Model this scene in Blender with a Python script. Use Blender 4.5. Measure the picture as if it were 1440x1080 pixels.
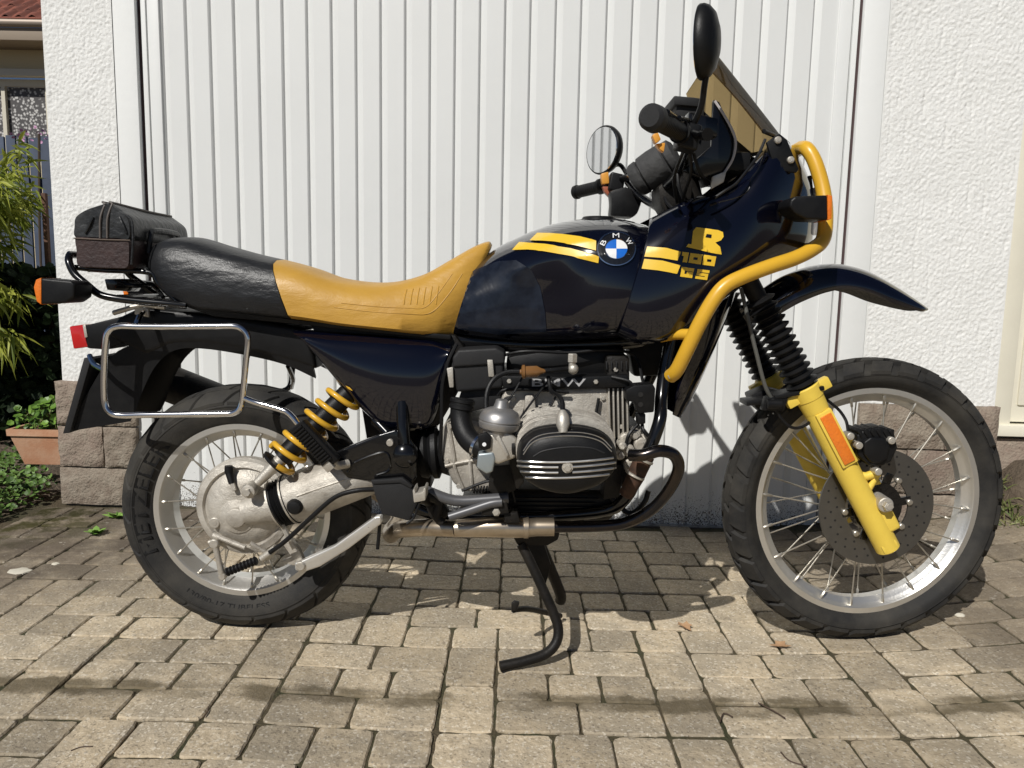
import bpy, bmesh, math, random
from math import sin, cos, tan, pi, radians, atan2, sqrt
from mathutils import Vector, Matrix, noise as mnoise
from mathutils.bvhtree import BVHTree
V = Vector
random.seed(7)
scene = bpy.context.scene
COL = scene.collection
for o in list(bpy.data.objects): bpy.data.objects.remove(o)

# ------------------------------------------------------------------ camera
CAM = V((0.0, -1.808, 0.862)); PITCH = radians(7.3); ROLL = radians(1.09); FPX = 1060.0
_F = V((0, cos(PITCH), -sin(PITCH))); _U = V((0, sin(PITCH), cos(PITCH))); _X = V((1, 0, 0))
_R = _X*cos(ROLL) + _U*sin(ROLL); _UP = _U*cos(ROLL) - _X*sin(ROLL)
cd = bpy.data.cameras.new('camera'); cam = bpy.data.objects.new('camera', cd); COL.objects.link(cam)
cam.matrix_world = Matrix(((_R.x, _UP.x, -_F.x, CAM.x), (_R.y, _UP.y, -_F.y, CAM.y), (_R.z, _UP.z, -_F.z, CAM.z), (0, 0, 0, 1)))
cd.sensor_width = 36.0; cd.lens = FPX/1440*36; cd.clip_start = 0.02; cd.clip_end = 1000
scene.camera = cam

# ------------------------------------------------------------------ light
LT = V((0.58, 1.0, -1.06)).normalized()          # direction the sunlight travels
elev = math.asin(-LT.z)
w = bpy.data.worlds.new('World'); scene.world = w; w.use_nodes = True
nt = w.node_tree; nt.nodes.clear()
sky = nt.nodes.new('ShaderNodeTexSky'); sky.sky_type = 'NISHITA'; sky.sun_disc = False
sky.sun_elevation = elev; sky.sun_rotation = atan2(-LT.x, -LT.y)
sky.air_density = 0.55; sky.dust_density = 0.2; sky.ozone_density = 1.0
bg = nt.nodes.new('ShaderNodeBackground'); bg.inputs['Strength'].default_value = 0.05
wo = nt.nodes.new('ShaderNodeOutputWorld')
nt.links.new(sky.outputs[0], bg.inputs[0]); nt.links.new(bg.outputs[0], wo.inputs[0])
sd = bpy.data.lights.new('sun', 'SUN'); sd.energy = 5.0; sd.angle = radians(0.5); sd.color = (1.0, 0.97, 0.92)
sun = bpy.data.objects.new('sun', sd); COL.objects.link(sun)
sun.rotation_euler = LT.to_track_quat('-Z', 'Y').to_euler(); sun.location = (-3, -5, 5)
scene.view_settings.view_transform = 'Standard'; scene.view_settings.look = 'None'
scene.view_settings.exposure = -0.29; scene.view_settings.gamma = 1.0

# ------------------------------------------------------------------ pixel -> place
def ray(x, y):
    return (_F*FPX + _R*(x-720) - _UP*(y-540)).normalized()
def px(x, y, Y):                                  # the point of that view line on the vertical plane at depth Y
    d = ray(x, y); return CAM + d*((Y-CAM.y)/d.y)
def gz(x, y):                                     # height of the paved ground: it rises gently on the right
    e = max(0.0, x-0.55); s_ = min(1.0, max(0.0, (-0.15-x)/0.45)); s_ = 0.012*s_*s_*(3-2*s_)
    return s_+(0.09*e*e if e < 1.6 else 0.09*2.56+0.288*(e-1.6))
def pg(x, y):                                     # view line on the ground
    d = ray(x, y); t = 0.5
    p = CAM + d*(-CAM.z/d.z)
    for _ in range(6):
        h = gz(p.x, p.y); p = CAM + d*((h-CAM.z)/d.z)
    return p
def toimg(p):
    q = p-CAM; z = q.dot(_F); return 720+FPX*q.dot(_R)/z, 540-FPX*q.dot(_UP)/z, z
DA = radians(3.0); DU = V((cos(DA), -sin(DA), 0)); DN = V((-sin(DA), -cos(DA), 0)); D0 = V((0, 0.92, 0))
def dpt(u, v, z): return D0 + DU*u + DN*v + V((0, 0, z))      # door plane frame: along, out towards the drive, up
def dpx(x, y, v=0.0):                             # view line on the door plane -> (u, z)
    d = ray(x, y); o = D0+DN*v; t = (o-CAM).dot(DN)/d.dot(DN); p = CAM+d*t
    return (p-D0).dot(DU), p.z

# ------------------------------------------------------------------ materials
def M(name, col, rough=0.5, metal=0.0, var=None, bump=None, coat=0.0, spec=0.5, obj_rand=0.0, trans=0.0, vcol=None):
    m = bpy.data.materials.new(name); m.use_nodes = True; n = m.node_tree; b = n.nodes['Principled BSDF']
    b.inputs['Base Color'].default_value = (*col, 1); b.inputs['Roughness'].default_value = rough
    b.inputs['Metallic'].default_value = metal; b.inputs['Coat Weight'].default_value = coat
    b.inputs['Coat Roughness'].default_value = 0.04; b.inputs['Specular IOR Level'].default_value = spec
    b.inputs['Transmission Weight'].default_value = trans
    geo = n.nodes.new('ShaderNodeNewGeometry')
    colsock = None
    if var:                                       # (scale, amount, second colour)
        nz = n.nodes.new('ShaderNodeTexNoise'); nz.inputs['Scale'].default_value = var[0]; nz.inputs['Detail'].default_value = 6
        nz.inputs['Roughness'].default_value = 0.65
        n.links.new(geo.outputs['Position'], nz.inputs['Vector'])
        rp = n.nodes.new('ShaderNodeMapRange'); rp.inputs['From Min'].default_value = 0.38; rp.inputs['From Max'].default_value = 0.68
        rp.inputs['To Max'].default_value = var[1]; n.links.new(nz.outputs['Fac'], rp.inputs['Value'])
        mx = n.nodes.new('ShaderNodeMix'); mx.data_type = 'RGBA'; mx.inputs['A'].default_value = (*col, 1); mx.inputs['B'].default_value = (*var[2], 1)
        n.links.new(rp.outputs['Result'], mx.inputs['Factor']); colsock = mx.outputs['Result']
        rr = n.nodes.new('ShaderNodeMapRange'); rr.inputs['To Min'].default_value = max(0.02, rough-0.08); rr.inputs['To Max'].default_value = min(1, rough+0.12)
        n.links.new(nz.outputs['Fac'], rr.inputs['Value']); n.links.new(rr.outputs['Result'], b.inputs['Roughness'])
    if obj_rand:
        oi = n.nodes.new('ShaderNodeObjectInfo'); hs = n.nodes.new('ShaderNodeHueSaturation')
        mr = n.nodes.new('ShaderNodeMapRange'); mr.inputs['To Min'].default_value = 1-obj_rand; mr.inputs['To Max'].default_value = 1+obj_rand
        n.links.new(oi.outputs['Random'], mr.inputs['Value']); n.links.new(mr.outputs['Result'], hs.inputs['Value'])
        if colsock: n.links.new(colsock, hs.inputs['Color'])
        else: hs.inputs['Color'].default_value = (*col, 1)
        colsock = hs.outputs['Color']
    if vcol:                                      # per-leaf tint attribute
        at = n.nodes.new('ShaderNodeAttribute'); at.attribute_name = 'tint'
        mx = n.nodes.new('ShaderNodeMix'); mx.data_type = 'RGBA'; mx.inputs['A'].default_value = (*col, 1); mx.inputs['B'].default_value = (*vcol, 1)
        n.links.new(at.outputs['Fac'], mx.inputs['Factor']); colsock = mx.outputs['Result']
    if colsock: n.links.new(colsock, b.inputs['Base Color'])
    if bump:                                      # list of (scale, height m[, stretch])
        prev = None
        for bs in bump:
            nz = n.nodes.new('ShaderNodeTexNoise'); nz.inputs['Scale'].default_value = bs[0]; nz.inputs['Detail'].default_value = 4
            if len(bs) > 2:
                mp = n.nodes.new('ShaderNodeMapping'); mp.inputs['Scale'].default_value = bs[2]
                n.links.new(geo.outputs['Position'], mp.inputs['Vector']); n.links.new(mp.outputs['Vector'], nz.inputs['Vector'])
            else: n.links.new(geo.outputs['Position'], nz.inputs['Vector'])
            bu = n.nodes.new('ShaderNodeBump'); bu.inputs['Distance'].default_value = bs[1]; bu.inputs['Strength'].default_value = 1.0
            n.links.new(nz.outputs['Fac'], bu.inputs['Height'])
            if prev: n.links.new(prev.outputs['Normal'], bu.inputs['Normal'])
            prev = bu
        n.links.new(prev.outputs['Normal'], b.inputs['Normal'])
    m['bsdf'] = b.name
    return m

# ------------------------------------------------------------------ object helpers
def link(o, parent=None, base=None):
    COL.objects.link(o)
    if parent is not None:
        o.parent = parent
        if parent.type == 'EMPTY': o.matrix_parent_inverse = Matrix.Translation(-parent.location)
    return o
def tag(o, label=None, cat=None, group=None, kind=None):
    if label: o['label'] = label
    if cat: o['category'] = cat
    if group: o['group'] = group
    if kind: o['kind'] = kind
    return o
def empty(name, loc, label, cat, group=None):
    o = bpy.data.objects.new(name, None); o.location = loc; o.empty_display_size = 0.1; COL.objects.link(o)
    return tag(o, label, cat, group)
def catmull(pts, n=6, closed=False):
    P = [V(p) for p in pts]; out = []; m = len(P)
    rng = range(m) if closed else range(m-1)
    for i in rng:
        p0 = P[(i-1) % m] if closed or i > 0 else P[0]*2-P[1]
        p1 = P[i]; p2 = P[(i+1) % m]
        p3 = P[(i+2) % m] if closed or i < m-2 else P[-1]*2-P[-2]
        for k in range(n):
            t = k/n
            out.append(0.5*((2*p1)+(p2-p0)*t+(2*p0-5*p1+4*p2-p3)*t*t+(3*p1-p0-3*p2+p3)*t**3))
    if not closed: out.append(P[-1].copy())
    return out
def basis(d):
    d = d.normalized(); a = V((0, 0, 1)) if abs(d.z) < 0.9 else V((1, 0, 0))
    x = d.cross(a).normalized(); y = d.cross(x).normalized(); return x, y
class MB:
    def __init__(s): s.bm = bmesh.new(); s.M = None
    def v(s, p): return s.bm.verts.new(p)
    def face(s, vs):
        try: return s.bm.faces.new(vs)
        except ValueError: return None
    def skin(s, rings, closed_ring=True, cap=True, loop=False):
        R = [[s.v(p) for p in r] for r in rings]; n = len(R[0])
        m = len(R)
        for i in range(m if loop else m-1):
            a = R[i]; b = R[(i+1) % m]
            for j in range(n if closed_ring else n-1):
                k = (j+1) % n; s.face((a[j], a[k], b[k], b[j]))
        if cap and not loop and closed_ring:
            s.face(list(reversed(R[0]))); s.face(R[-1])
        return R
    def tube(s, pts, r, seg=12, closed=False, sm=0, cap=True):
        if sm: 
            rr = r; pts2 = catmull(pts, sm, closed)
            if not isinstance(r, (int, float)):
                r = [r[min(int(i/sm), len(r)-1)]*(1-(i % sm)/sm)+r[min(int(i/sm)+1, len(r)-1)]*((i % sm)/sm) for i in range(len(pts2))]
            pts = pts2
        pts = [V(p) for p in pts]; n = len(pts); rings = []
        def tang(i):
            a = pts[(i-1) % n] if closed or i > 0 else pts[i]; b = pts[(i+1) % n] if closed or i < n-1 else pts[i]
            return (b-a).normalized()
        t0 = tang(0); x, y = basis(t0)
        for i in range(n):
            t = tang(i); q = t0.rotation_difference(t); x = (q @ x); x = (x-t*x.dot(t)).normalized(); y = t.cross(x); t0 = t
            rad = r if isinstance(r, (int, float)) else r[i]
            rings.append([pts[i]+(x*cos(2*pi*k/seg)+y*sin(2*pi*k/seg))*rad for k in range(seg)])
        s.skin(rings, loop=closed, cap=cap); return s
    def cyl(s, a, b, r, r2=None, seg=20, bev=0.0):
        a = V(a); b = V(b); r2 = r if r2 is None else r2; x, y = basis(b-a); d = (b-a).normalized()
        prof = [(a, r), (b, r2)]
        if bev: prof = [(a, r-bev), (a+d*bev, r), (b-d*bev, r2), (b, r2-bev)]
        s.skin([[p+(x*cos(2*pi*k/seg)+y*sin(2*pi*k/seg))*q for k in range(seg)] for p, q in prof]); return s
    def lathe(s, o, ax, prof, seg=48, closed=False, arc=None):      # prof: (radius, along)
        o = V(o); ax = V(ax).normalized(); x, y = basis(ax); rings = []
        for r, h in prof: rings.append([o+ax*h+(x*cos(2*pi*k/seg)+y*sin(2*pi*k/seg))*r for k in range(seg)])
        s.skin(rings, loop=closed, cap=not closed); return s
    def box(s, c, ex, ey, ez, bev=0.0, seg=2):                      # centre and three half-edge vectors
        c = V(c); t = bmesh.new(); ex, ey, ez = V(ex), V(ey), V(ez)
        vs = [t.verts.new(c+ex*i+ey*j+ez*k) for i in (-1, 1) for j in (-1, 1) for k in (-1, 1)]
        for f in ((0, 1, 3, 2), (4, 6, 7, 5), (0, 4, 5, 1), (2, 3, 7, 6), (0, 2, 6, 4), (1, 5, 7, 3)): t.faces.new([vs[i] for i in f])
        return s._merge(t, bev, seg)
    def _merge(s, t, bev, seg=2):
        bmesh.ops.recalc_face_normals(t, faces=t.faces)
        if bev: bmesh.ops.bevel(t, geom=list(t.edges), offset=bev, segments=seg, profile=0.6, affect='EDGES', clamp_overlap=True)
        t.verts.ensure_lookup_table(); mp = {v: s.v(v.co) for v in t.verts}
        for f in t.faces: s.face([mp[v] for v in f.verts])
        t.free(); return s
    def prism(s, pts, off, bev=0.0, seg=2):                         # outline of world points pushed by a vector
        t = bmesh.new(); off = V(off); a = [t.verts.new(p) for p in pts]; b = [t.verts.new(V(p)+off) for p in pts]; n = len(a)
        t.faces.new(a); t.faces.new(list(reversed(b)))
        for i in range(n): t.faces.new((a[i], b[i], b[(i+1) % n], a[(i+1) % n]))
        return s._merge(t, bev, seg)
    def plate(s, pp, Y, th, bev=0.003, seg=2): return s.prism([px(x, y, Y) for x, y in pp], (0, th, 0), bev, seg)
    def ball(s, c, rx, ry=None, rz=None, u=16, v=10, rot=None):
        ry = rx if ry is None else ry; rz = rx if rz is None else rz; c = V(c); rings = []
        for i in range(v+1):
            a = pi*i/v; q = max(sin(a), 0.02)
            ring = [V((rx*q*cos(2*pi*k/u), ry*q*sin(2*pi*k/u), rz*cos(a))) for k in range(u)]
            if rot: ring = [rot @ p for p in ring]
            rings.append([c+p for p in ring])
        s.skin(rings); return s
    def build(s, name, mat, parent=None, smooth=True, angle=38, mirror=False):
        bm = s.bm
        bmesh.ops.remove_doubles(bm, verts=bm.verts, dist=1e-6)
        bmesh.ops.recalc_face_normals(bm, faces=bm.faces)
        if mirror:
            for v_ in bm.verts: v_.co.y = -v_.co.y
            bmesh.ops.reverse_faces(bm, faces=bm.faces)
        me = bpy.data.meshes.new(name); bm.to_mesh(me); bm.free()
        me.materials.append(mat)
        if smooth:
            me.polygons.foreach_set('use_smooth', [True]*len(me.polygons)); me.set_sharp_from_angle(angle=radians(angle))
        return link(bpy.data.objects.new(name, me), parent)
def mesh_from(name, vs, fs, mat, parent=None, smooth=False):
    me = bpy.data.meshes.new(name); me.from_pydata([tuple(p) for p in vs], [], fs); me.update(); me.materials.append(mat)
    if smooth: me.polygons.foreach_set('use_smooth', [True]*len(me.polygons))
    return link(bpy.data.objects.new(name, me), parent)
def lerp(a, b, t): return a+(b-a)*t
def shell(stations, profile, n=5, far=1.0):
    """stations: (top pixel, bottom pixel, half width low, half width high); profile: (height fraction, width factor) bottom to top."""
    ctl = []
    for (tp, bp, wl, wh) in stations:
        T = px(tp[0], tp[1], -0.35*wh); B = px(bp[0], bp[1], -0.9*wl)
        ctl.append((T, B, wl, wh))
    Ts = catmull([c[0] for c in ctl], n); Bs = catmull([c[1] for c in ctl], n)
    W = catmull([V((c[2], c[3], 0)) for c in ctl], n)
    rings = []
    for T, B, wd in zip(Ts, Bs, W):
        near = []; farr = []
        for t, k in profile:
            s = min(1, max(0, (t-0.45)/0.3)); s = s*s*(3-2*s); ww = lerp(wd.x, wd.y, s)*k
            p = V((lerp(B.x, T.x, t), 0, lerp(B.z, T.z, t)))
            near.append(V((p.x, -ww, p.z))); farr.append(V((p.x, ww*far, p.z)))
        rings.append(near+list(reversed(farr)))
    return rings
def bvh_of(o): 
    me = o.data; return BVHTree.FromPolygons([v.co.copy() for v in me.vertices], [tuple(p.vertices) for p in me.polygons])
def text_mesh(txt, offset=0.0, shear=0.0):
    c = bpy.data.curves.new('t', 'FONT'); c.body = txt; c.offset = offset; c.shear = shear; c.size = 1.0; c.resolution_u = 5; c.fill_mode = 'FRONT'
    o = bpy.data.objects.new('t', c); COL.objects.link(o); dg = bpy.context.evaluated_depsgraph_get()
    me = bpy.data.meshes.new_from_object(o.evaluated_get(dg)); vs = [v.co.copy() for v in me.vertices]; fs = [tuple(p.vertices) for p in me.polygons]
    bpy.data.objects.remove(o); bpy.data.curves.remove(c); bpy.data.meshes.remove(me)
    x0 = min(v.x for v in vs); x1 = max(v.x for v in vs); y0 = min(v.y for v in vs); y1 = max(v.y for v in vs)
    return [V(((v.x-x0)/(x1-x0), (v.y-y0)/(y1-y0), 0)) for v in vs], fs
def decal(name, polys, bvh, mat, parent, off=0.0012, sub=10.0):
    """flat print laid on a surface: outlines in pixels, dropped onto the surface they are printed on."""
    bm = bmesh.new()
    for vs, fs in polys:
        bv = [bm.verts.new((p[0], p[1], 0)) for p in vs]
        for f in fs:
            try: bm.faces.new([bv[i] for i in f])
            except ValueError: pass
    bmesh.ops.triangulate(bm, faces=bm.faces)
    for _ in range(4):
        ed = [e for e in bm.edges if e.calc_length() > sub]
        if not ed: break
        bmesh.ops.subdivide_edges(bm, edges=ed, cuts=1); bmesh.ops.triangulate(bm, faces=bm.faces)
    dead = []
    for v_ in bm.verts:
        d = ray(v_.co.x, v_.co.y); hit = bvh.ray_cast(CAM, d)
        if hit[0] is None: dead.append(v_); continue
        nn = hit[1]
        if nn.dot(d) > 0: nn = -nn
        v_.co = hit[0]+nn*off
    bmesh.ops.delete(bm, geom=dead, context='VERTS')
    for f in bm.faces:
        if f.normal.length == 0: f.normal_update()
    bm.normal_update()
    for f in bm.faces:
        if f.normal.dot(CAM-f.calc_center_median()) < 0: f.normal_flip()
    me = bpy.data.meshes.new(name); bm.to_mesh(me); bm.free(); me.materials.append(mat)
    me.polygons.foreach_set('use_smooth', [True]*len(me.polygons))
    return link(bpy.data.objects.new(name, me), parent)
def poly(pts): return ([V((p[0], p[1], 0)) for p in pts], [tuple(range(len(pts)))])
# ================================================================== materials of the place
m_joint = M('joint sand and moss', (0.085, 0.064, 0.036), 0.95, var=(9, 1.0, (0.038, 0.042, 0.015)), bump=[(160, 0.006)])
m_soil = M('garden soil', (0.085, 0.062, 0.042), 0.95, var=(14, 1.0, (0.14, 0.11, 0.075)), bump=[(60, 0.02)])
m_jamb = M('smooth white render', (0.78, 0.79, 0.775), 0.6, var=(3, 0.5, (0.74, 0.75, 0.73)), bump=[(40, 0.0006)])
m_stucco = M('rough white render', (0.80, 0.80, 0.775), 0.85, var=(5, 0.6, (0.72, 0.72, 0.69)), bump=[(260, 0.0015)])
m_door = M('white coated steel', (0.735, 0.745, 0.73), 0.42, var=(4, 0.5, (0.68, 0.69, 0.675)))
m_seal = M('dark rubber seal', (0.055, 0.03, 0.03), 0.7)
m_black = M('painted unlit black', (0.012, 0.011, 0.010), 0.9)  # black painted in for unlit depth and holes
m_cream = M('cream painted door', (0.78, 0.745, 0.62), 0.5, var=(6, 0.5, (0.70, 0.665, 0.55)))
m_stone = M('base stone', (0.30, 0.255, 0.20), 0.9, var=(22, 0.9, (0.19, 0.145, 0.11)), bump=[(120, 0.004), (30, 0.008)], obj_rand=0.12)
m_stoned = M('brown base stone', (0.25, 0.19, 0.15), 0.9, var=(18, 0.9, (0.33, 0.28, 0.22)), bump=[(120, 0.004), (30, 0.008)], obj_rand=0.12)
m_mortar = M('mortar', (0.20, 0.17, 0.13), 0.95, bump=[(200, 0.002)])
m_terra = M('terracotta', (0.48, 0.235, 0.13), 0.8, var=(12, 0.8, (0.58, 0.38, 0.25)), bump=[(150, 0.001)])
m_tile = M('clay roof tile', (0.20, 0.062, 0.038), 0.8, var=(6, 0.8, (0.12, 0.045, 0.035)), bump=[(60, 0.004)], obj_rand=0.3)
m_hwall = M('cream house wall', (0.62, 0.52, 0.33), 0.9, bump=[(50, 0.004)])
m_htrim = M('pale house trim', (0.62, 0.58, 0.48), 0.7)
m_gutter = M('zinc gutter', (0.33, 0.27, 0.22), 0.5, 0.3)
m_pane = M('house window glass', (0.03, 0.03, 0.035), 0.06, spec=0.6)
m_slat = M('blue grey fence slat', (0.055, 0.075, 0.12), 0.7, var=(8, 0.6, (0.035, 0.045, 0.07)), obj_rand=0.15)
m_brown = M('mottled brown', (0.09, 0.045, 0.03), 0.85, var=(20, 0.8, (0.14, 0.075, 0.045)))
m_bam = M('bamboo leaf', (0.13, 0.18, 0.018), 0.5, vcol=(0.50, 0.52, 0.09), spec=0.4)
for _mm in (m_bam,):
    _n = _mm.node_tree; _b = _n.nodes['Principled BSDF']; _t = _n.nodes.new('ShaderNodeBsdfTranslucent'); _x = _n.nodes.new('ShaderNodeMixShader'); _x.inputs[0].default_value = 0.35
    _n.links.new(_b.inputs['Base Color'].links[0].from_socket, _t.inputs[0]); _n.links.new(_b.outputs[0], _x.inputs[1]); _n.links.new(_t.outputs[0], _x.inputs[2]); _n.links.new(_x.outputs[0], _n.nodes['Material Output'].inputs['Surface'])
m_culm = M('bamboo cane', (0.16, 0.17, 0.05), 0.5)
m_leaf = M('ivy leaf', (0.05, 0.11, 0.018), 0.45, vcol=(0.17, 0.30, 0.045), spec=0.4)
m_cover = M('ground cover leaf', (0.045, 0.09, 0.018), 0.5, vcol=(0.16, 0.27, 0.06), spec=0.35)
m_hedge = M('hedge leaf with painted shade', (0.006, 0.014, 0.004), 0.7, vcol=(0.016, 0.032, 0.008), spec=0.25)  # shade under the bamboo painted in as near-black leaves
m_grass = M('grass blade', (0.09, 0.13, 0.03), 0.6, vcol=(0.26, 0.25, 0.10))
m_weed = M('weed leaf', (0.12, 0.24, 0.04), 0.5, vcol=(0.25, 0.42, 0.09))
m_dry = M('dry leaf', (0.42, 0.26, 0.14), 0.8, var=(60, 0.8, (0.30, 0.17, 0.09)))
m_twig = M('twig', (0.07, 0.045, 0.03), 0.8)
m_pale = M('pale stone chip', (0.62, 0.58, 0.48), 0.8, var=(80, 0.5, (0.5, 0.46, 0.38)))
m_wood = M('bark', (0.07, 0.05, 0.035), 0.9)
m_pink = M('pink blossom', (0.50, 0.26, 0.42), 0.6)

# lace curtain: white net with holes
m_lace = bpy.data.materials.new('lace curtain'); m_lace.use_nodes = True
_n = m_lace.node_tree; _b = _n.nodes['Principled BSDF']
_g = _n.nodes.new('ShaderNodeNewGeometry'); _v = _n.nodes.new('ShaderNodeTexVoronoi'); _v.inputs['Scale'].default_value = 22
_w = _n.nodes.new('ShaderNodeTexWave'); _w.inputs['Scale'].default_value = 2.2; _w.inputs['Distortion'].default_value = 3
_c = _n.nodes.new('ShaderNodeMix'); _c.data_type = 'RGBA'; _c.inputs['A'].default_value = (0.55, 0.54, 0.52, 1); _c.inputs['B'].default_value = (0.07, 0.065, 0.065, 1)
_r = _n.nodes.new('ShaderNodeMapRange'); _r.inputs['From Min'].default_value = 0.25; _r.inputs['From Max'].default_value = 0.5
_n.links.new(_g.outputs['Position'], _v.inputs['Vector']); _n.links.new(_v.outputs['Distance'], _r.inputs['Value'])
_n.links.new(_r.outputs['Result'], _c.inputs['Factor']); _n.links.new(_c.outputs['Result'], _b.inputs['Base Color'])

# pavers: concrete with aggregate, a mossy damp line across the drive, older darker stones at the garden and on the right
def paver_mat():
    m = bpy.data.materials.new('concrete paver'); m.use_nodes = True; n = m.node_tree; L = n.links.new; b = n.nodes['Principled BSDF']
    geo = n.nodes.new('ShaderNodeNewGeometry'); pos = geo.outputs['Position']
    def noise(sc, det=5, ro=0.6):
        z = n.nodes.new('ShaderNodeTexNoise'); z.inputs['Scale'].default_value = sc; z.inputs['Detail'].default_value = det; z.inputs['Roughness'].default_value = ro
        L(pos, z.inputs['Vector']); return z.outputs['Fac']
    def rng(s, a, b_, c=0.0, d=1.0):
        r = n.nodes.new('ShaderNodeMapRange'); r.interpolation_type = 'SMOOTHSTEP'
        for k, v_ in (('From Min', a), ('From Max', b_), ('To Min', c), ('To Max', d)): r.inputs[k].default_value = v_
        L(s, r.inputs['Value']); return r.outputs['Result']
    def math_(op, a, b_=None):
        q = n.nodes.new('ShaderNodeMath'); q.operation = op
        for i, s in enumerate((a, b_)):
            if s is None: continue
            if isinstance(s, (int, float)): q.inputs[i].default_value = s
            else: L(s, q.inputs[i])
        return q.outputs[0]
    def mix(f, a, c, bt='MIX'):
        q = n.nodes.new('ShaderNodeMix'); q.data_type = 'RGBA'; q.blend_type = bt
        for k, s in (('Factor', f), ('A', a), ('B', c)):
            if isinstance(s, tuple): q.inputs[k].default_value = (*s, 1)
            elif isinstance(s, (int, float)): q.inputs[k].default_value = s
            else: L(s, q.inputs[k])
        return q.outputs['Result']
    sep = n.nodes.new('ShaderNodeSeparateXYZ'); L(pos, sep.inputs[0])
    oi = n.nodes.new('ShaderNodeObjectInfo')
    c = mix(rng(noise(55), 0.35, 0.65), (0.455, 0.372, 0.256), (0.565, 0.470, 0.335))
    c = mix(rng(noise(6), 0.38, 0.62, 0, 0.75), c, (0.35, 0.300, 0.225))
    # aggregate grains
    vo = n.nodes.new('ShaderNodeTexVoronoi'); vo.inputs['Scale'].default_value = 230; L(pos, vo.inputs['Vector'])
    sepc = n.nodes.new('ShaderNodeSeparateColor'); L(vo.outputs['Color'], sepc.inputs[0])
    c = mix(rng(sepc.outputs[0], 0.86, 0.92, 0, 0.55), c, (0.70, 0.64, 0.53))
    c = mix(rng(sepc.outputs[1], 0.88, 0.95, 0, 0.45), c, (0.13, 0.105, 0.08))
    # older stones by the garden (left back) and on the right
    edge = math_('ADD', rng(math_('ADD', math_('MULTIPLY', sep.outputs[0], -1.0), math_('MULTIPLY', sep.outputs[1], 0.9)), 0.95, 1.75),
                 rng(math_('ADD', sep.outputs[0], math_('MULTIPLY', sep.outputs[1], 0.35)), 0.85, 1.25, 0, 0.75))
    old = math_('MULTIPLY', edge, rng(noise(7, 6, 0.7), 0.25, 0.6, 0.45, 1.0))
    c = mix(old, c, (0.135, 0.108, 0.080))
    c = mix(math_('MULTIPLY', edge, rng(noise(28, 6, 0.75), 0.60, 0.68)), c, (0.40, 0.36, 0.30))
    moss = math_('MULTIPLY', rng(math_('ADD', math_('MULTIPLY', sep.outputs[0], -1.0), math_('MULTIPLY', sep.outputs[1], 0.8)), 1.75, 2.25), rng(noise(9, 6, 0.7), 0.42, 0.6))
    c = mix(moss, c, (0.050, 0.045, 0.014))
    # damp line along the fall of the drive
    ly = math_('ADD', sep.outputs[1], math_('MULTIPLY', math_('SUBTRACT', noise(11, 6, 0.7), 0.5), 0.085))
    ly = math_('ABSOLUTE', math_('ADD', ly, math_('ADD', 0.325, math_('MULTIPLY', sep.outputs[0], 0.006))))
    line = math_('MULTIPLY', rng(ly, 0.042, 0.020), rng(noise(4.0, 4), 0.36, 0.55, 0.15, 1.0))
    c = mix(math_('MULTIPLY', line, 0.85), c, (0.120, 0.095, 0.055))
    hs = n.nodes.new('ShaderNodeHueSaturation'); L(c, hs.inputs['Color']); L(rng(oi.outputs['Random'], 0, 1, 0.80, 1.14), hs.inputs['Value'])
    L(hs.outputs[0], b.inputs['Base Color']); b.inputs['Roughness'].default_value = 0.9; b.inputs['Specular IOR Level'].default_value = 0.3
    b1 = n.nodes.new('ShaderNodeBump'); b1.inputs['Distance'].default_value = 0.0022; L(noise(190, 5, 0.7), b1.inputs['Height'])
    b2 = n.nodes.new('ShaderNodeBump'); b2.inputs['Distance'].default_value = 0.006; L(noise(26, 4), b2.inputs['Height']); L(b1.outputs[0], b2.inputs['Normal'])
    L(b2.outputs[0], b.inputs['Normal'])
    return m
m_paver = paver_mat()

# ================================================================== ground
def sheet(name, x0, x1, y0, y1, nx, ny, zf, mat, kind='structure'):
    vs = []; fs = []
    for j in range(ny+1):
        for i in range(nx+1):
            x = lerp(x0, x1, i/nx); y = lerp(y0, y1, j/ny); vs.append((x, y, zf(x, y)))
    for j in range(ny):
        for i in range(nx):
            a = j*(nx+1)+i; fs.append((a, a+1, a+nx+2, a+nx+1))
    return tag(mesh_from(name, vs, fs, mat, smooth=True), kind=kind)
GX0 = -1.80
sheet('ground', -150, 150, -150, 250, 8, 8, lambda x, y: -0.09, m_soil)
drive = sheet('driveway', GX0-0.02, 3.4, -4.5, 1.25, 330, 360, lambda x, y: gz(x, y)-0.0052+0.0022*mnoise.noise(V((x*40, y*40, 0)))+0.0014*mnoise.noise(V((x*9, y*9, 4))), m_joint)
bed = sheet('garden_bed', -6.0, GX0, -3.0, 5.0, 40, 60, lambda x, y: -0.012+0.03*mnoise.noise(V((x*3, y*3, 0)))+0.05*min(1, max(0, (GX0-x)/0.4)), m_soil)

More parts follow.
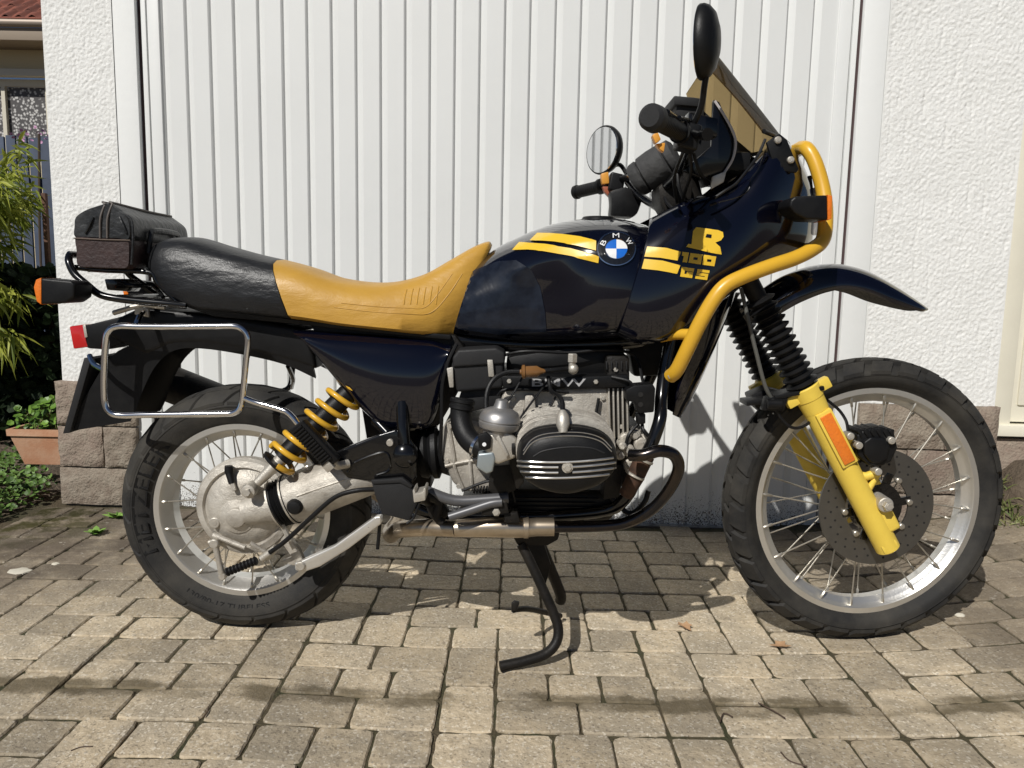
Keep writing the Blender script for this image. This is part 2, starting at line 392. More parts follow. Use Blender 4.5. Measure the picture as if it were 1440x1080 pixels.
def paver_geo(x0, x1, y0, y1, ns):
    """one worn concrete block with chamfered, slightly chipped edges"""
    dz = random.uniform(-0.0022, 0.0022); tx = random.uniform(-0.012, 0.012); ty = random.uniform(-0.012, 0.012)
    cx, cy = (x0+x1)/2, (y0+y1)/2
    jx, jy = random.uniform(-0.0015, 0.0015), random.uniform(-0.0015, 0.0015)
    cr = [(x0+jx, y0+jy), (x1+jx, y0+jy), (x1+jx, y1+jy), (x0+jx, y1+jy)]
    ring = []
    for k in range(4):
        a = cr[k]; b = cr[(k+1) % 4]
        for i in range(ns):
            t = i/ns
            ring.append((lerp(a[0], b[0], t), lerp(a[1], b[1], t), i == 0))
    def H(x, y): return gz(x, y)+dz+(x-cx)*tx+(y-cy)*ty
    vs = []
    n = len(ring)
    for lev, (ins, dz_) in enumerate(((0.0, -0.03), (0.0, -0.0032), (0.0028, 0.0))):
        for (x, y, corner) in ring:
            q = ins+(0.003 if corner else 0)
            j = 0.0015*mnoise.noise(V((x*90, y*90, lev)))+0.0022*mnoise.noise(V((x*35, y*35, 5)))
            q = q-j if lev else q
            xx = x+(cx-x)/max(abs(cx-x), 1e-6)*min(q, abs(cx-x)) if abs(x-cx) > (x1-x0)/2-0.004 else x
            yy = y+(cy-y)/max(abs(cy-y), 1e-6)*min(q, abs(cy-y)) if abs(y-cy) > (y1-y0)/2-0.004 else y
            vs.append((xx, yy, H(xx, yy)+dz_))
    fs = []
    for lv in range(2):
        for i in range(n):
            k = (i+1) % n; fs.append((lv*n+i, lv*n+k, (lv+1)*n+k, (lv+1)*n+i))
    c = len(vs); vs.append((cx, cy, H(cx, cy)+0.0006))
    for i in range(n): fs.append((2*n+i, 2*n+(i+1) % n, c))
    return vs, fs
S, L_, G = 0.1090, 0.165, 0.0058        # small side, long side, joint
U = S+G; UL = 1.5*U
rects = []
PSL = radians(1.0)
band = 0; y = -5.6
while y < 1.05:
    off = -((band*2.0+0.55) % 4)*U
    x = -2.6+off
    k = 0
    while x < 3.4:
        for r in range(2): rects.append((x, x+U, y+r*UL, y+(r+1)*UL))          # two stones standing
        xb = x+U
        for r in range(3):
            if (r+band) % 2 == 0:
                for q in range(3): rects.append((xb+q*U, xb+(q+1)*U, y+r*U, y+(r+1)*U))
            else:
                for q in range(2): rects.append((xb+q*UL, xb+(q+1)*UL, y+r*U, y+(r+1)*U))
        x += 4*U; k += 1
    y += 3*U; band += 1
cand = []
for (x0, x1, y0, y1) in rects:
    g = G/2; a = (x0+g, x1-g, y0+g, y1-g); cx, cy = (x0+x1)/2, (y0+y1)/2
    if a[0] < GX0-0.02 or a[1] > 3.3: continue
    if cy > 0.92-0.0524*cx-0.02: continue
    ix, iy, z = toimg(V((cx, cy, gz(cx, cy)))) if cy > -1.4 else (-999, 0, 1)
    vis = -60 < ix < 1500 and 600 < iy < 1150
    cand.append((0 if vis else 1, z if vis else abs(cy), a))
cand.sort(key=lambda t: (t[0], t[1]))
rest_v, rest_f = [], []
for i, (nv, z, a) in enumerate(cand):
    if i < 300 and nv == 0:
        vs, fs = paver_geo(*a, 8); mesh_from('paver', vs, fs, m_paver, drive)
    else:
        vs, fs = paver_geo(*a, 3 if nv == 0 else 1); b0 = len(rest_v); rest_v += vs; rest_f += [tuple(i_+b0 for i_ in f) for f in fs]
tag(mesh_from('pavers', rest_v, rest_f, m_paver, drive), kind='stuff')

# ================================================================== garage front
def slab(mb, u0, u1, v0, v1, z0, z1, bev=0.0):
    mb.box(dpt((u0+u1)/2, (v0+v1)/2, (z0+z1)/2), DU*((u1-u0)/2), DN*((v1-v0)/2), V((0, 0, (z1-z0)/2)), bev)
uP0 = dpx(70, 240, 0.03)[0]; uP1 = dpx(162, 100, 0.02)[0]           # left pillar
uL0 = uP1; uL1 = dpx(198, 100, 0.0)[0]                              # smooth jamb
uR0 = dpx(1206, 100, 0.0)[0]; uR1 = dpx(1245, 100, 0.02)[0]
uQ0 = uR1; uQ1 = dpx(1417, 400, 0.03)[0]
zt = 2.35; zdoor = 2.12
def stucco(name, u0, u1, z0, z1, v, parent, step=0.0036, seed=0.0):
    nu = int((u1-u0)/step); nz = int((z1-z0)/step); vs = []; fs = []
    for j in range(nz+1):
        for i in range(nu+1):
            u = lerp(u0, u1, i/nu); z = lerp(z0, z1, j/nz)
            d = mnoise.noise(V((u*165+seed, z*115, 0.3)))*0.85+mnoise.noise(V((u*260+seed, z*220, 2)))*0.5
            st = mnoise.noise(V((u*75+seed, z*9, 7)))                      # float strokes dragged down the wall
            d += -0.9*max(0, st-0.25)*1.6
            d += 0.35*mnoise.noise(V((u*8+seed, z*8, 3)))
            e = min(i, nu-i, 3)/3
            vs.append(dpt(u, v+0.0031*d*e, z))
    for j in range(nz):
        for i in range(nu):
            a = j*(nu+1)+i; fs.append((a, a+1, a+nu+2, a+nu+1))
    return mesh_from(name, vs, fs, m_stucco, parent, smooth=True)
def stone_block(mb, u0, u1, z0, z1, v0, v1, rough=0.006):
    n = 12; m = max(3, int(n*(z1-z0)/(u1-u0)))
    g = [[None]*(n+1) for _ in range(m+1)]
    sd_ = random.random()*50
    for j in range(m+1):
        for i in range(n+1):
            u = lerp(u0, u1, i/n); z = lerp(z0, z1, j/m); e = min(i, n-i, j, m-j)
            d = rough*(mnoise.noise(V((u*22+sd_, z*22, 0)))+0.6*mnoise.noise(V((u*60+sd_, z*60, 3))))
            if e == 0: u += 0.003*mnoise.noise(V((u*40, z*40, sd_))); z += 0.003*mnoise.noise(V((u*40+9, z*40, sd_)))
            g[j][i] = mb.v(dpt(u, v1+d-(0.008 if e == 0 else 0), z))
    for j in range(m):
        for i in range(n): mb.face((g[j][i], g[j][i+1], g[j+1][i+1], g[j+1][i]))
    bd = [g[0][i] for i in range(n+1)]+[g[j][n] for j in range(1, m+1)]+[g[m][i] for i in range(n-1, -1, -1)]+[g[j][0] for j in range(m-1, 0, -1)]
    bk = [mb.v(p.co-DN*(v1-v0)) for p in bd]; q = len(bd)
    for i in range(q): mb.face((bd[i], bk[i], bk[(i+1) % q], bd[(i+1) % q]))
zB = 0.485
lp = empty('garage_pillar', dpt((uP0+uP1)/2, 0, 0), 'rough white rendered garage pillar on brown stone base beside the planter', 'wall')
mb = MB(); slab(mb, uP0, uP1, -2.6, 0.022, zB-0.01, zt); mb.build('pillar_core', m_jamb, lp, False)
stucco('render_coat', uP0, uP1, zB, zt-0.15, 0.0265, lp, seed=1.0)
mb = MB(); slab(mb, uP0-0.01, uP1+0.022, -2.55, 0.028, -0.06, zB-0.004); mb.build('base_core', m_mortar, lp, False)
sx0 = uP0-0.018; sx1 = uP1+0.03; c1 = dpx(192, 0, 0.05)[0]
rows = [(0.018, 0.158), (0.164, 0.316), (0.322, zB)]
sm_ = lerp(sx0, sx1, 0.575)
for (u0, u1, z0, z1, mt) in ((sx0, sx1, *rows[0], m_stone), (sx0, sm_-0.003, *rows[1], m_stoned), (sm_+0.003, sx1, *rows[1], m_stone), (sx0, lerp(sx0, sx1, 0.36), *rows[2], m_stoned), (lerp(sx0, sx1, 0.36)+0.006, sx1, *rows[2], m_stone)):
    mb = MB(); stone_block(mb, u0, u1, z0, z1, 0.02, 0.052); mb.build('base_stone', mt, lp, True, 50)
rp = empty('garage_pillar', dpt((uQ0+uQ1)/2, 0, 0), 'wide rough white rendered garage pillar behind the front wheel', 'wall')
mb = MB(); slab(mb, uQ0, uQ1, -2.6, 0.022, zB-0.01, zt); mb.build('pillar_core', m_jamb, rp, False)
stucco('render_coat', uQ0, uQ1, zB-0.005, zt-0.15, 0.0265, rp, seed=30.0)
mb = MB(); slab(mb, uQ0-0.005, uQ1+0.01, -2.55, 0.028, -0.06, zB-0.007); mb.build('base_core', m_mortar, rp, False)
q0 = uQ0-0.005; q1 = uQ1+0.012
for (a, b_, z0, z1, mt) in ((0, 0.62, 0.325, zB-0.005, m_stone), (0.63, 1, 0.325, zB-0.005, m_stoned), (0, 0.36, 0.165, 0.318, m_stone), (0.37, 1.0, 0.165, 0.318, m_stoned), (0, 0.55, 0.012, 0.158, m_stoned), (0.56, 1, 0.012, 0.158, m_stone)):
    mb = MB(); stone_block(mb, lerp(q0, q1, a), lerp(q0, q1, b_), z0, z1, 0.02, 0.05); mb.build('base_stone', mt, rp, True, 50)
lin = MB(); slab(lin, uP0-0.001, uQ1+1.02, -2.61, 0.03, zt+0.001, zt+0.5); tag(lin.build('garage_lintel', m_jamb, None, False), 'white rendered lintel over the garage door', 'wall')

gd = empty('garage_door', dpt(0, 0, 0), 'white ribbed steel up-and-over garage door behind the motorcycle', 'door')
for (a, b_) in ((uL0, uL1), (uR0, uR1)):
    mb = MB(); slab(mb, a+0.0004, b_-0.001, -0.10, 0.0238, -0.01, zdoor+0.1, 0.003); mb.build('jamb', m_jamb, gd)
mb = MB(); slab(mb, uL1, uR0, -0.10, 0.01, zdoor+0.02, zt, 0.003); mb.build('head', m_jamb, gd)
for s, a in ((1, uL1), (-1, uR0)):
    mb = MB(); lo, hi = sorted((a, a+s*0.0075)); slab(mb, lo+0.0003, hi-0.0003, -0.06, 0.004, 0.0, zdoor); mb.build('seal', m_seal, gd, False)
    mb = MB(); lo, hi = sorted((a+s*0.008, a+s*0.026)); slab(mb, lo, hi, -0.06, 0.002, 0.03, zdoor, 0.002); mb.build('track', m_door, gd)
e0 = uL1+0.030; e1 = uR0-0.030
zb0 = dpx(960, 742, -0.01)[1]
fw = 0.042
mb = MB(); slab(mb, e0, e0+fw, -0.05, 0.0, zb0, zdoor, 0.003); mb.build('frame_edge', m_door, gd)
mb = MB(); slab(mb, e1-fw, e1, -0.05, 0.0, zb0, zdoor, 0.003); mb.build('frame_edge', m_door, gd)
mb = MB(); slab(mb, e0-0.02, e1+0.02, -0.052, 0.006, zb0-0.006, zb0+0.014, 0.002); mb.build('bottom_rail', M('door rail', (0.42, 0.42, 0.41), 0.45, 0.3, var=(30, 0.9, (0.10, 0.09, 0.08))), gd)
nrib = 27; p0 = e0+fw; p1 = e1-fw; per = (p1-p0)/nrib
# the sheet between the edges is pressed into upright pans with a sloping groove beside each
m_pan = M('white coated steel sheet', (0.735, 0.745, 0.73), 0.42, var=(4, 0.5, (0.68, 0.69, 0.675)))
_n = m_pan.node_tree; _b = _n.nodes['Principled BSDF']; _src = _b.inputs['Base Color'].links[0].from_socket
_g = _n.nodes.new('ShaderNodeNewGeometry'); _s = _n.nodes.new('ShaderNodeSeparateXYZ'); _n.links.new(_g.outputs['Position'], _s.inputs[0])
_z = _n.nodes.new('ShaderNodeTexNoise'); _z.inputs['Scale'].default_value = 230; _z.inputs['Detail'].default_value = 6; _n.links.new(_g.outputs['Position'], _z.inputs['Vector'])
_a = _n.nodes.new('ShaderNodeMapRange'); _a.inputs['From Min'].default_value = 0.20; _a.inputs['From Max'].default_value = 0.03; _a.inputs['To Min'].default_value = -0.24; _a.inputs['To Max'].default_value = 0.03
_n.links.new(_s.outputs[2], _a.inputs['Value'])
_ad = _n.nodes.new('ShaderNodeMath'); _ad.operation = 'ADD'; _n.links.new(_a.outputs[0], _ad.inputs[0]); _n.links.new(_z.outputs['Fac'], _ad.inputs[1])
_t = _n.nodes.new('ShaderNodeMapRange'); _t.inputs['From Min'].default_value = 0.52; _t.inputs['From Max'].default_value = 0.60; _n.links.new(_ad.outputs[0], _t.inputs['Value'])
_m = _n.nodes.new('ShaderNodeMix'); _m.data_type = 'RGBA'; _m.inputs['B'].default_value = (0.10, 0.085, 0.07, 1); _n.links.new(_src, _m.inputs['A']); _n.links.new(_t.outputs[0], _m.inputs['Factor'])
_n.links.new(_m.outputs['Result'], _b.inputs['Base Color'])
for k in range(nrib):
    a = p0+k*per; prof = [(0.0, 0.0), (0.0035, -0.003), (0.006, -0.010), (0.009, -0.011), (0.028, -0.001), (0.030, 0.0), (per, 0.0)]
    vs = []; fs = []
    for z in (zb0+0.014, 0.7, 1.4, zdoor):
        wv = 0.0012*mnoise.noise(V((k*3.1, z*2, 0)))
        for (du, dv) in prof: vs.append(dpt(a+du, dv-0.006+wv, z))
    n = len(prof)
    for j in range(3):
        for i in range(n-1): fs.append((j*n+i, j*n+i+1, (j+1)*n+i+1, (j+1)*n+i))
    o = mesh_from('door_panel', vs, fs, m_pan, gd)
mb = MB(); slab(mb, uL0+0.01, uR1-0.01, -0.13, -0.11, -0.05, zt); mb.build('black_backing', m_black, gd, False)  # black sheet painted in for the unlit space behind the door
mb = MB(); slab(mb, uL1, uR0, -0.12, 0.02, -0.05, -0.002); mb.build('threshold', M('dark threshold', (0.06, 0.05, 0.04), 0.9, bump=[(90, 0.004)]), gd, False)

# ------------------------------------------------------------------ cream door at the right edge
cdoor = empty('cream_door', dpt(uQ1+0.3, 0, 0.36), 'cream painted panelled door beside the wide white pillar', 'door')
zc = dpx(1425, 606, 0.0)[1]
mb = MB(); slab(mb, uQ1+0.002, uQ1+0.075, -0.10, 0.0, zc, 2.25, 0.006); mb.build('door_frame', m_cream, cdoor)
mb = MB(); slab(mb, uQ1+0.076, uQ1+0.95, -0.09, -0.018, zc+0.03, 2.2, 0.003); mb.build('door_leaf', m_cream, cdoor)
for k in range(5):
    mb = MB(); slab(mb, uQ1+0.10+k*0.165, uQ1+0.10+k*0.165+0.15, -0.03, -0.010, zc+0.09, 2.1, 0.006); mb.build('door_panel', m_cream, cdoor)
mb = MB(); slab(mb, uQ1+0.002, uQ1+1.0, -0.10, 0.016, zc-0.018, zc+0.022, 0.004); mb.build('sill', m_cream, cdoor)
mb = MB(); slab(mb, uQ1+0.012, uQ1+1.4, -0.6, -0.006, -0.05, zc-0.03, 0.004)
tag(mb.build('door_plinth', m_stoned, None), 'brown stone plinth under the cream door', 'wall')
sheet('garden_slope', 1.0, 3.4, 0.0, 1.0, 30, 26, lambda x, y: -0.06+(0.30*max(0, min(1, (x-(uQ1-0.12))/0.18))+0.02*mnoise.noise(V((x*9, y*9, 0))))*max(0, min(1, (y-(0.92-0.0524*x-0.30))/0.16))+gz(x, y)*0.3, m_soil)

# ------------------------------------------------------------------ leaf helpers
def leaf_mesh(name, leaves, mat, parent=None, kind='stuff'):
    """leaves: (base, direction, side, length, width, droop, tint) -> narrow folded blades"""
    vs = []; fs = []; tint = []
    for (b, d, s, ln, wd, dr, tn) in leaves:
        d = d.normalized(); s = (s-d*s.dot(d)).normalized(); up = s.cross(d)
        i0 = len(vs)
        for t, ww in ((0.0, 0.12), (0.3, 1.0), (0.65, 0.75), (1.0, 0.0)):
            c = b+d*ln*t-V((0, 0, dr*ln*t*t))
            if ww == 0: vs.append(c)
            else: vs += [c-s*wd*ww/2+up*wd*0.12, c, c+s*wd*ww/2+up*wd*0.12]
        for r in range(2):
            a = i0+r*3; fs += [(a, a+1, a+4, a+3), (a+1, a+2, a+5, a+4)]
        fs += [(i0+6, i0+7, i0+9), (i0+7, i0+8, i0+9)]
        tint += [tn]*10
    me = bpy.data.meshes.new(name); me.from_pydata([tuple(p) for p in vs], [], fs); me.update(); me.materials.append(mat)
    at = me.attributes.new('tint', 'FLOAT', 'POINT'); at.data.foreach_set('value', tint)
    me.polygons.foreach_set('use_smooth', [True]*len(me.polygons))
    o = link(bpy.data.objects.new(name, me), parent)
    if kind: o['kind'] = kind
    return o
def rv(): 
    return V((random.gauss(0, 1), random.gauss(0, 1), random.gauss(0, 1))).normalized()
def round_leaves(name, leaves, mat, parent=None, kind='stuff'):
    """leaves: (centre, normal, size, tint): small cupped rounded leaves"""
    vs = []; fs = []; tint = []
    for (c, n_, r, tn) in leaves:
        x, y = basis(n_); i0 = len(vs); vs.append(c-n_*r*0.25)
        for k in range(6):
            a = 2*pi*k/6+0.3; q = r*(1.0 if k else 1.25); vs.append(c+(x*cos(a)+y*sin(a))*q)
        for k in range(6): fs.append((i0, i0+1+k, i0+1+(k+1) % 6))
        tint += [tn]*7
    me = bpy.data.meshes.new(name); me.from_pydata([tuple(p) for p in vs], [], fs); me.update(); me.materials.append(mat)
    at = me.attributes.new('tint', 'FLOAT', 'POINT'); at.data.foreach_set('value', tint)
    o = link(bpy.data.objects.new(name, me), parent)
    if kind: o['kind'] = kind
    return o

# ------------------------------------------------------------------ bamboo
bb = px(-60, 640, 1.75); bb.z = 0.0
bam = empty('bamboo', bb, 'arching bamboo clump with drooping narrow yellow-green leaves beside the fence', 'plant')
lv = []; mbc = MB()
for i in range(64):
    tx = random.uniform(-230, 52); ty = random.uniform(205, 480) if i > 10 else random.uniform(205, 260); Yt = random.uniform(1.45, 2.15)
    tip = px(tx, ty, Yt); base = bb+V((random.uniform(-0.35, 0.05), random.uniform(-0.12, 0.2), 0))
    mid = (base+tip)/2+V((-0.1, 0, 0.35+0.1*random.random()))
    pts = catmull([base, lerp(base, mid, 0.5)+V((-0.03, 0, 0.12)), mid, tip], 8)
    mbc.tube(pts, [0.006*(1-0.7*k/len(pts)) for k in range(len(pts))], 6)
    for k in range(9, len(pts)):
        for _ in range(14):
            d = (pts[min(k+1, len(pts)-1)]-pts[k-1]).normalized()*0.5+rv()*0.55+V((0.15, -0.25, -0.35))
            lv.append((pts[k]+rv()*0.04, d, rv(), random.uniform(0.07, 0.15), random.uniform(0.010, 0.017), random.uniform(0.1, 0.5), random.random()**1.4))
lv = [l for l in lv if toimg(l[0]+l[1].normalized()*l[3])[0] < 76 and toimg(l[0])[0] < 66]
mbc.build('cane', m_culm, bam); leaf_mesh('foliage', lv, m_bam, bam)

# ------------------------------------------------------------------ hedge behind, shade painted into its leaf colour
hb = px(10, 560, 2.6); hb.z = 0
hedge = empty('hedge_shrub', hb, 'evergreen shrub with shade painted dark into its leaves behind the terracotta planter', 'shrub')
lv = []
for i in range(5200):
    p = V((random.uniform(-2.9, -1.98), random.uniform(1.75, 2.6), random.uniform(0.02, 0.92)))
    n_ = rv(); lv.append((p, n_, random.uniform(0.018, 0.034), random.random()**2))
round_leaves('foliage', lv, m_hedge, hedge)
mb = MB()
for i in range(8):
    x = random.uniform(-2.7, -2.1); mb.tube([V((x, 2.15, 0)), V((x+random.uniform(-.1, .1), 2.1, 0.4)), V((x+random.uniform(-.2, .2), 2.1, 0.8))], 0.010, 6, sm=3)
mb.build('stem', m_wood, hedge)

# ------------------------------------------------------------------ terracotta planter and its plant
Yp = 1.16
pt = [px(8, 604, Yp), px(100, 606, Yp)]; pb = [px(28, 655, Yp), px(96, 655, Yp)]
zpt = pt[0].z; zpb = pb[0].z
pl = empty('planter', (pb[0].x+0.1, Yp+0.08, zpb), 'terracotta trough planter with ivy at the pillar base', 'planter')
mb = MB()
def trough(z, x0, x1, y0, y1): return [V((x0, y0, z)), V((x1, y0, z)), V((x1, y1, z)), V((x0, y1, z))]
xl, xr, xbl, xbr = pt[0].x, pt[1].x+0.1, pb[0].x, pb[1].x+0.06
mb.skin([trough(zpb, xbl, xbr, Yp+0.03, Yp+0.14), trough(zpt-0.028, xl+0.010, xr-0.010, Yp+0.008, Yp+0.17), trough(zpt-0.026, xl+0.002, xr, Yp, Yp+0.18), trough(zpt, xl, xr, Yp, Yp+0.18),
         trough(zpt, xl+0.014, xr-0.014, Yp+0.014, Yp+0.166), trough(zpt-0.03, xl+0.016, xr-0.016, Yp+0.016, Yp+0.164)])
mb.build('trough', m_terra, pl, True, 25)
mb = MB(); mb.box(((xl+xr)/2, Yp+0.09, zpt-0.032), V(((xr-xl)/2-0.02, 0, 0)), V((0, 0.07, 0)), V((0, 0, 0.01))); mb.build('soil', m_soil, pl, False)
ivy = empty('ivy_plant', ((xl+xr)/2, Yp+0.09, zpt-0.022), 'leafy green ivy growing in the terracotta planter', 'plant')
lv = []; mb = MB()
for i in range(190):
    a = random.random(); x = lerp(xl+0.03, xr-0.02, a); h = random.uniform(0.0, 0.18)*(0.5+0.5*a)
    p = V((x+random.uniform(-.03, .03), Yp+0.03+random.uniform(-0.03, 0.10), zpt+h))
    lv.append((p, (V((0.0, -0.8, 0.5))+rv()*0.7).normalized(), random.uniform(0.010, 0.021), random.random()))
    if i % 6 == 0: mb.tube([V((x, Yp+0.08, zpt-0.03)), V((x, Yp+0.07, zpt+h*0.5)), p], 0.002, 5)
round_leaves('leaves', lv, m_leaf, ivy); mb.build('stem', m_culm, ivy)
# ground cover in the bed
lv = []
for i in range(7500):
    x = random.uniform(-3.0, -1.74); y = random.uniform(0.35, 1.35)
    if x > -1.80+0.03*mnoise.noise(V((y*12, 0, 0))) and y < 0.98: continue
    if x > -1.80 and y > 0.98 : continue
    if y > Yp-0.03 and x > xbl-0.03: continue
    h = 0.05+0.075*(0.5+mnoise.noise(V((x*7, y*7, 0))))*min(1, max(0, (-1.76-x)/0.12)) + 0.03*min(1,max(0,(y-0.8)/0.3))
    lv.append((V((x, y, 0.0+h*random.random()**0.5)), (V((0.1, -0.35, 0.8))+rv()*0.6).normalized(), random.uniform(0.006, 0.013), random.random()**1.3))
gc = round_leaves('ground_cover', lv, m_cover); tag(gc, 'low green leafy ground cover along the bed edge', 'ground cover', kind='stuff')

# weeds in the joints
def weed(p, r, n, label):
    e = empty('weed', p, label, 'weed'); lv = []
    for i in range(n):
        a = 2*pi*i/n+random.uniform(-.3, .3); d = V((cos(a), sin(a), random.uniform(0.35, 1.3)))
        lv.append((p+V((0, 0, 0.002)), d, V((-sin(a), cos(a), 0)), r*random.uniform(0.7, 1.15), r*0.42, 0.35, random.random()))
    leaf_mesh('leaves', lv, m_weed, e, kind=None)
    mb = MB(); mb.tube([p-V((0, 0, 0.01)), p+V((0, 0, r*0.3))], 0.003, 6); mb.build('stem', m_weed, e)
weed(pg(135, 752), 0.055, 14, 'small rosette weed growing in a paving joint near the pillar base')
weed(pg(165, 728), 0.070, 9, 'broad-leaved weed at the corner of the pillar base')
for i, (x, y) in enumerate(((1422, 668), (1428, 645))):
    pass
# rough grass on the right
lv = []
for i in range(1500):
    x = random.uniform(uQ1-0.05, uQ1+0.9); y = 0.92-0.0524*x-random.uniform(0.03, 0.3)
    p = V((x, y, gz(x, y)*0.6+0.02)); d = ray(*toimg(p)[:2])
    lv.append((V((x, y, 0.06+0.13*min(1,max(0,(y-(0.92-0.0524*x-0.28))/0.2)))), V((random.gauss(0, .5), random.gauss(0, .5), 0.9)), rv(), random.uniform(0.05, 0.13), 0.005, 0.4, random.random()))
tag(leaf_mesh('grass', lv, m_grass), 'rough sparse grass below the cream door', 'grass', kind='stuff')

# dry leaves, twigs and chips on the paving
def dry_leaf(pix, size, yaw, label):
    p = pg(*pix); vs = []; fs = []
    out = [(0, -1), (0.25, -0.5), (0.55, -0.55), (0.45, -0.1), (0.6, 0.35), (0.2, 0.4), (0, 1), (-0.2, 0.45), (-0.6, 0.3), (-0.4, -0.1), (-0.5, -0.5), (-0.2, -0.45)]
    c, s = cos(yaw), sin(yaw)
    vs.append(p+V((0, 0, 0.006)))
    for (a, b) in out: vs.append(p+V(((a*c-b*s)*size, (a*s+b*c)*size, 0.006+size*0.35*abs(a)+0.004*random.random())))
    n = len(out)
    for k in range(n): fs.append((0, 1+k, 1+(k+1) % n))
    for k in range(n+1): vs.append(vs[k]+V((0, 0, -0.0012)))
    for k in range(n): fs.append((n+1, n+2+(k+1) % n, n+2+k)); fs.append((1+k, n+2+k, n+2+(k+1) % n, 1+(k+1) % n))
    tag(mesh_from('dry_leaf', vs, fs, m_dry), label, 'leaf')
dry_leaf((962, 884), 0.026, 0.5, 'curled brown dry leaf lying at the edge of the motorcycle shadow')
dry_leaf((1097, 912), 0.026, 1.45, 'flat pale brown dry leaf lying across a paving joint')
TW = ((((1012, 1017), (1018, 1005), (1030, 1010)), 'short hooked dark twig just below the damp line'),
      (((1066, 990), (1090, 1003), (1104, 1012)), 'thin dark twig lying along the damp line'),
      (((1098, 1060), (1110, 1072), (1135, 1080)), 'curved dark twig crossing a paving joint in front of the front wheel'),
      (((287, 1010), (292, 1003), (293, 996)), 'tiny upright-lying dark twig in the middle of one paver'),
      (((100, 1058), (114, 1053), (130, 1052)), 'bent dark twig lying beside a paving joint in the open drive'))
for (a, b, c), lab in TW:
    mb = MB(); mb.tube([pg(*q)+V((0, 0, 0.003)) for q in (a, b, c)], 0.0016, 5, sm=4)
    tag(mb.build('twig', m_twig), lab, 'twig')
for (pix, r, lab) in (((27, 804), 0.034, 'large flat pale stone chip on the mossy paving'), ((78, 794), 0.012, 'small pale stone chip beside the flat pale chip'), ((1350, 866), 0.013, 'small pale chip on the paving beside the front tyre')):
    p = pg(*pix); mb = MB(); rg = []
    for h, q in ((0, 1.0), (0.003, 0.95), (0.005, 0.7)): rg.append([p+V((cos(2*pi*k/14)*r*q*(1+.15*sin(k*2.3)), sin(2*pi*k/14)*r*0.75*q*(1+.15*cos(k*1.7)), h)) for k in range(14)])
    mb.skin(rg); tag(mb.build('stone_chip', m_pale), lab, 'stone')

# ------------------------------------------------------------------ fence, brown upright, neighbour house
fn = empty('slat_fence', px(40, 420, 5.0)*1.0, 'tall blue-grey slat fence behind the bamboo', 'fence')
fn.location.z = 0
for k in range(16):
    x = -7.0*0.5+0; c = px(-120+k*15.8, 300, 5.0)
    top = px(0, 192+random.uniform(-2, 2), 5.0).z
    mb = MB(); mb.box((c.x, 5.0, top/2), V((0.041, 0, 0)), V((0, 0.012, 0)), V((0, 0, top/2)), 0.003); mb.build('slat', m_slat, fn)
for z in (0.5, 1.7):
    mb = MB(); mb.box((px(0, 300, 5.0).x, 5.035, z), V((1.1, 0, 0)), V((0, 0.02, 0)), V((0, 0, 0.04)), 0.004); mb.build('rail', m_slat, fn)
pp_ = px(73, 400, 2.0)  # thin brown upright strip at the pillar edge
mb = MB(); mb.box((pp_.x-0.012, 2.0, 0.62), V((0.011, 0, 0)), V((0, 0.011, 0)), V((0, 0, 0.66)), 0.003); tag(mb.build('brown_upright', m_brown), 'thin brown upright strip close to the pillar edge', 'post')
YH = 10.5
hs = empty('neighbour_house', (px(0, 300, YH).x-1, YH, 0), 'cream neighbour house with red tiled roof and lace-curtained window', 'house')
def hz(y): return px(30, y, YH).z
hx0 = px(-260, 100, YH).x; hx1 = px(190, 100, YH).x
xw0 = px(-60, 150, YH).x; xw1 = px(66, 150, YH).x
mb = MB(); ze = hz(75)
for (a, b_, z0, z1) in ((hx0, hx1, hz(100), hz(50)), (hx0, xw0, 0, hz(100)), (xw1, hx1, 0, hz(100)), (xw0, xw1, 0, hz(232))):
    mb.box(((a+b_)/2, YH+0.15, (z0+z1)/2), V(((b_-a)/2, 0, 0)), V((0, 0.15, 0)), V((0, 0, (z1-z0)/2)))
mb.build('wall', m_hwall, hs, False)
wn = MB()
for (a, b_, z0, z1) in ((xw0, xw1, hz(120), hz(110)), (xw0, xw1, hz(232), hz(226)), (xw0, xw0+0.06, hz(226), hz(120)), (xw1-0.06, xw1, hz(226), hz(120)), (px(2, 150, YH).x-0.04, px(2, 150, YH).x+0.02, hz(226), hz(120))):
    wn.box(((a+b_)/2, YH+0.10, (z0+z1)/2), V(((b_-a)/2, 0, 0)), V((0, 0.03, 0)), V((0, 0, (z1-z0)/2)))
wo_ = wn.build('window', m_htrim, hs, False)
mb = MB(); mb.box(((xw0+xw1)/2, YH+0.14, (hz(226)+hz(120))/2), V(((xw1-xw0)/2-0.02, 0, 0)), V((0, 0.004, 0)), V((0, 0, (hz(120)-hz(226))/2))); mb.build('curtain', m_lace, wo_, False)
mb = MB(); mb.box(((xw0+xw1)/2, YH-0.04, hz(104)), V(((xw1-xw0)/2+0.1, 0, 0)), V((0, 0.06, 0)), V((0, 0, 0.055)), 0.01); mb.build('lintel', m_htrim, hs)
mb = MB(); mb.box(((hx0+hx1)/2, YH-0.25, hz(62)), V(((hx1-hx0)/2, 0, 0)), V((0, 0.25, 0)), V((0, 0, 0.09)), 0.01); mb.build('soffit', M('soffit board', (0.30, 0.24, 0.18), 0.7), hs)
mb = MB(); zg = hz(48); mb.tube([V((hx0, YH-0.52, zg)), V((hx1, YH-0.52, zg))], 0.06, 14); mb.build('gutter', m_gutter, hs)
rf = MB(); zr = hz(46); 
rf.box(((hx0+hx1)/2, YH+1.2, zr+1.15), V(((hx1-hx0)/2, 0, 0)), V((0, 1.75, 1.15)), V((0, -0.02, 0.03))); roof = rf.build('roof', m_tile, hs, False)
